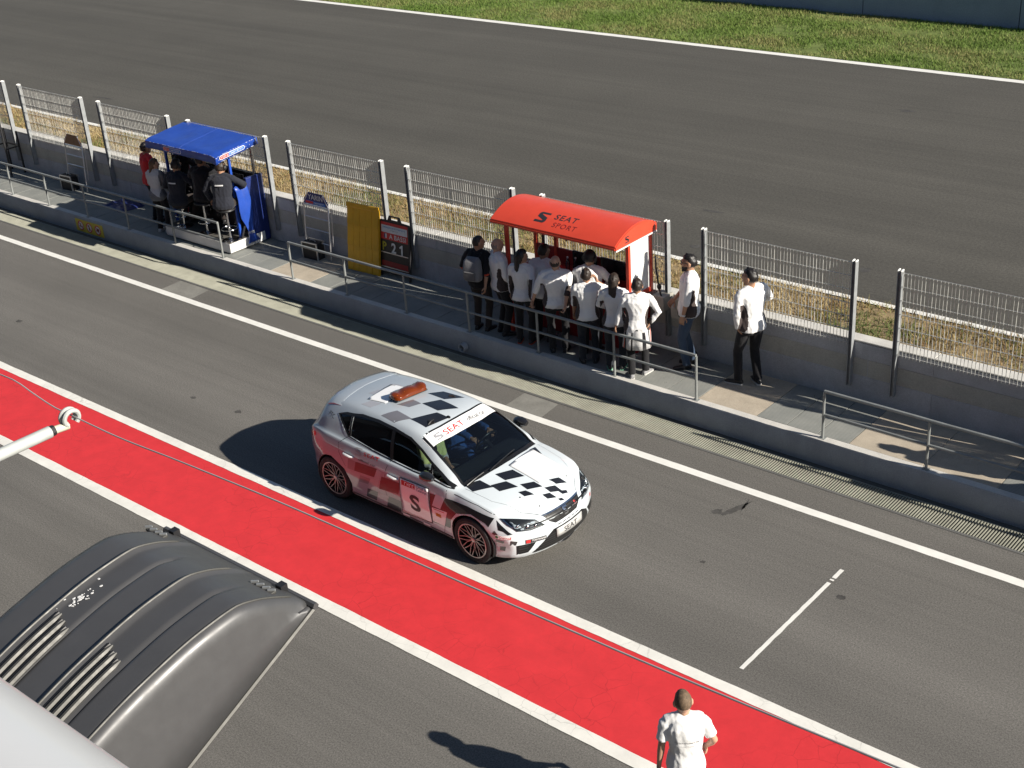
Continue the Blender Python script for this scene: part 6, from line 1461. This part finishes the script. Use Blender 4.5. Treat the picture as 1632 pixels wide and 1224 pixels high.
# ================================================================== foreground: floodlight, cable arm and balcony rail of the pit building
M_LAMP = plain('dark_bronze_casting', (.085, .085, .088), .40, .25, var=.06, scale=9); M_LAMPE = plain('worn_casting_edge', (.085, .083, .077), .5, .3, var=.2, scale=14)
PROF = pchip([1.18, 1.26, 1.44, 1.66, 1.765, 1.84, 1.90, 1.97, 2.0], [7.13, 7.165, 7.225, 7.272, 7.280, 7.262, 7.235, 7.195, 7.172])
def RIM(y): return 7.160+(y-2.0)*.46
fl = empty('floodlight', (-3.0, 1.6, 7.0), 0, 'large dark metal floodlight housing with ribs and louvres below the balcony', 'floodlight')
def L_(x, y, z): return (x+3.0, y-1.6, z-7.0)
LX0, LX1 = -3.355, -2.648
ys_ = np.linspace(1.12, 2.0, 40); rows = []
for y in ys_:
    zt = PROF(y); zr = RIM(y); r_ = []; k_ = min(1, (zt-zr)/.06)
    sec = [(LX0, zr), (LX0+.003, zr+(zt-zr)*.6), (LX0+.010, zt-.028*k_), (LX0+.026, zt-.010*k_), (LX0+.052, zt-.001)]
    sec += [(x, zt) for x in np.linspace(LX0+.06, -2.712, 76)]+[(-2.700, zt-.001), (-2.685, zt-.008*k_), (-2.675, zt-.022*k_), (-2.668, zt-.045*k_), (-2.660, zr+(zt-zr)*.3), (LX1, zr)]
    for x, z in sec:
        for xr in (-3.177, -2.921):
            z += .010*math.exp(-((x-xr)/.010)**2)*sstep(2.0, 1.95, y)
        for xg in (-3.06, -2.80):
            z -= .007*math.exp(-((x-xg)/.006)**2)*sstep(1.88, 1.82, y)
        z -= .012*sstep(-3.177, -3.165, x)*0
        r_.append(L_(x, y, z))
    rows.append(r_)
n = len(rows[0]); V = [p for r_ in rows for p in r_]; F = [(i*n+k, i*n+k+1, (i+1)*n+k+1, (i+1)*n+k) for i in range(len(rows)-1) for k in range(n-1)]
o = mesh_obj('housing', V, F, M_LAMP, fl, 50); bm = bmesh.new(); bm.from_mesh(o.data); bmesh.ops.recalc_face_normals(bm, faces=bm.faces)
if sum(f.normal.z for f in bm.faces) < 0: bmesh.ops.reverse_faces(bm, faces=bm.faces)
bm.to_mesh(o.data); bm.free(); housing = o
q = o.modifiers.new('thickness', 'SOLIDIFY'); q.thickness = .006; q.offset = -1
HB = None
bm = bmesh.new(); bm.from_mesh(o.data); HB = BVHTree.FromBMesh(bm); bm.free()
def on_lamp(x, y):
    l, nn, i, t = HB.ray_cast(Vector(L_(x, y, 9)), Vector((0, 0, -1))); return l, nn
for xr, y0 in ((-3.177, 1.93), (-2.921, 1.93), (-2.698, 1.965)):
    pts = [on_lamp(xr, y)[0]+Vector((0, 0, .001)) for y in np.linspace(y0, 1.14, 40)]; m = MB(); m.tube(pts, [.001]+[.0038]*38+[.003], 6); m.build('rib', M_LAMPE, fl, True)
m = MB(); m.tube([L_(LX1, y, RIM(y)-.004) for y in np.linspace(2.0, 1.12, 24)], .008, 6); m.build('rim', M_LAMPE, fl, True)
m = MB(); m.tube([L_(LX0, y, RIM(y)-.004) for y in np.linspace(2.0, 1.12, 24)], .008, 6); m.build('rim', M_LAMP, fl, True)
m = MB(); m.tube([L_(LX0-.008, 2.003, 7.166), L_(LX1+.008, 2.003, 7.166)], .011, 6); m.build('front_lip', M_LAMP, fl, True)
for xc in (-3.115, -2.865):
    for k in range(3):
        x = xc+(k-1)*.034+.012; pts = [on_lamp(x, y)[0]+Vector((0, 0, .004)) for y in np.linspace(1.485-k*.012, 1.13, 16)]
        m = MB(); m.tube(pts, [.003]+[.0085]*14+[.006], 6); m.build('louvre', M_LAMPE, fl, True)
        pts = [p+Vector((-.014, 0, -.003)) for p in pts]; m = MB(); m.tube(pts, .0065, 6); m.build('louvre_slot', M_BLACK, fl, True)
for x in (-3.318, -2.80):
    l, nn = on_lamp(x+.03, 1.925); la = bpy.data.objects.new('latch', None); link(la, fl); la.location = l; la.empty_display_size = .05
    m = MB(); m.box(-.045, .045, -.010, .010, -.004, .005); m.build('latch_plate', M_LAMPE, la, bevel=.002)
    for dx in (-.04, -.015, .012, .035): m = MB(); m.bar((dx-.010, -.005, .007), (dx+.010, .007, .009), .005, .006); m.build('latch_spring', M_GALV, la)
    m = MB(); m.box(-.012, .014, .05, .075, -.045, -.02); m.build('hook', M_BLACK, la)
V = []
for k in range(40):   # chalky droppings
    x = -3.145+random.gauss(0, .018); y = 1.545+random.gauss(0, .028)+(x+3.145)*.9; l, nn = on_lamp(x, y)
    s = random.uniform(.0015, .0055); V.append((l+nn*.0012, s))
m = MB()
for p, s in V: m.ball(p, (s, s*random.uniform(.6, 1.5), .0012), 7)
tag(m.build('white_splash', plain('chalky_white', (.6, .6, .6), .9), fl), kind='stuff')
m = MB(); m.add([L_(LX0+.02, 1.99, RIM(1.99)), L_(LX1-.02, 1.99, RIM(1.99)), L_(LX1-.02, 1.13, RIM(1.13)), L_(LX0+.02, 1.13, RIM(1.13))], [(0, 1, 2, 3)]); m.build('front_glass', m_glass('lamp_glass', (.5, .5, .5), .4), fl, fix=False)
m = MB(); m.box(*[q for a in zip(L_(-3.32, .95, 6.80), L_(-2.69, 1.13, 7.12)) for q in a]); m.build('gear_box', M_LAMP, fl, bevel=.02)
m = MB(); m.bar(L_(-3.0, .0, 6.86), L_(-3.0, .97, 6.92), .06, .06); m.build('bracket', M_GALV, fl)
# cable arm
M_PIPE = plain('pale_grey_pipe', (.46, .485, .47), .55, .1, var=.12, scale=12)
arm = empty('cable_bracket', (-4.99, 2.62, 6.79), 0, 'pale grey pipe arm with a white loop at its end carrying a cable', 'pipe bracket')
m = MB(); m.tube([(-.03, -2.60, 0), (0, -.10, 0)], .027, 16); m.build('pipe', M_PIPE, arm, 40)
m = MB(); m.tube([(0, -.105, 0), (0, -.08, 0)], .024, 12); m.build('clamp', M_BLACK, arm); m = MB(); m.tube([(-.005, -.085, -.004), (.005, -.012, -.006)], .018, 12); m.build('end_block', plain('cream_block', (.55, .53, .42), .6), arm, True)
for dx in (-.012, .018):
    m = MB(); m.tube([(dx+.022*math.sin(t)*.2, .004+.036*math.cos(t), .026+.036*math.sin(t)) for t in np.linspace(-.9, math.pi+.9, 18)], .0105, 8); m.build('loop', M_PIPE, arm, True)
cb = [(-7.5, 6.90), (-6.5, 6.87), (-5.614, 6.862), (-5.447, 6.866), (-5.305, 6.842), (-5.186, 6.822), (-5.097, 6.814), (-4.998, 6.815), (-4.85, 6.813), (-4.729, 6.812), (-4.201, 6.835), (-3.511, 6.859), (-2.759, 6.866), (-2.256, 6.872), (-1.816, 6.882), (-1.2, 6.905), (0, 6.95), (3, 7.0)]
fz = pchip([a for a, b in cb], [b for a, b in cb]); m = MB(); m.tube([(x, 2.64, fz(x)) for x in np.linspace(-7.5, 3, 160)], .0033, 6)
tag(m.build('aerial_cable', plain('grey_cable', (.36, .35, .36), .45, var=.15), None, True), 'thin grey cable strung through the pipe loop above the red strip', 'cable')
# balcony rail at the very corner
br = empty('balcony_rail', (0, .283, 8.9), 0, 'smooth white balcony rail filling the bottom left corner', 'rail'); M_BRW = plain('white_rail_paint', (.56, .57, .58), .35, coat=.3, var=.04)
cd = Vector((-.79, .354, -.65)).normalized(); perp = Vector((0, cd.y, cd.z)).normalized(); up_ = Vector((0, -perp.z, perp.y))
ctr = Vector((0, 0, 9.482))+perp*.60-up_*.072
m = MB(); m.tube([Vector((x, ctr.y-.283, ctr.z-8.9)) for x in (-6, -1, 2, 5)], .072, 40); m.build('top_tube', M_BRW, br, 40)
# pit building that carries them, unseen; added dark to block sky light
M_FAC = m_concrete('facade_concrete', (.13, .13, .135), .1, .6, .2); pb_ = empty('unseen_pit_building', (0, -3, 0), 0, 'unseen concrete pit building with dark garage doors beneath the viewpoint, added to deepen the shade', 'building')
for i in range(-6, 4):
    m = MB(); m.box(i*10+4.2, i*10+5.8, 0, .5, 0, 5.2); m.build('pier', M_FAC, pb_); m = MB(); m.box(i*10-4.2, i*10+4.2, .35, .4, 0, 4.4); m.build('garage_door', M_DKIN, pb_)
m = MB(); m.box(-65, 35, -.2, .5, 5.2, 8.2); m.build('wall', M_FAC, pb_); m = MB(); m.box(-65, 35, -1, 3.0, 7.9, 8.15); m.build('balcony_slab', M_FAC, pb_); m = MB(); m.box(-65, 35, -3.2, -2.6, 8.15, 14.5); m.build('upper_wall', M_FAC, pb_)
for i in range(-6, 4):
    m = MB(); m.box(i*10-4.4, i*10+4.4, -2.59, -2.56, 8.6, 11.6); m.build('window', M_SCREEN, pb_)
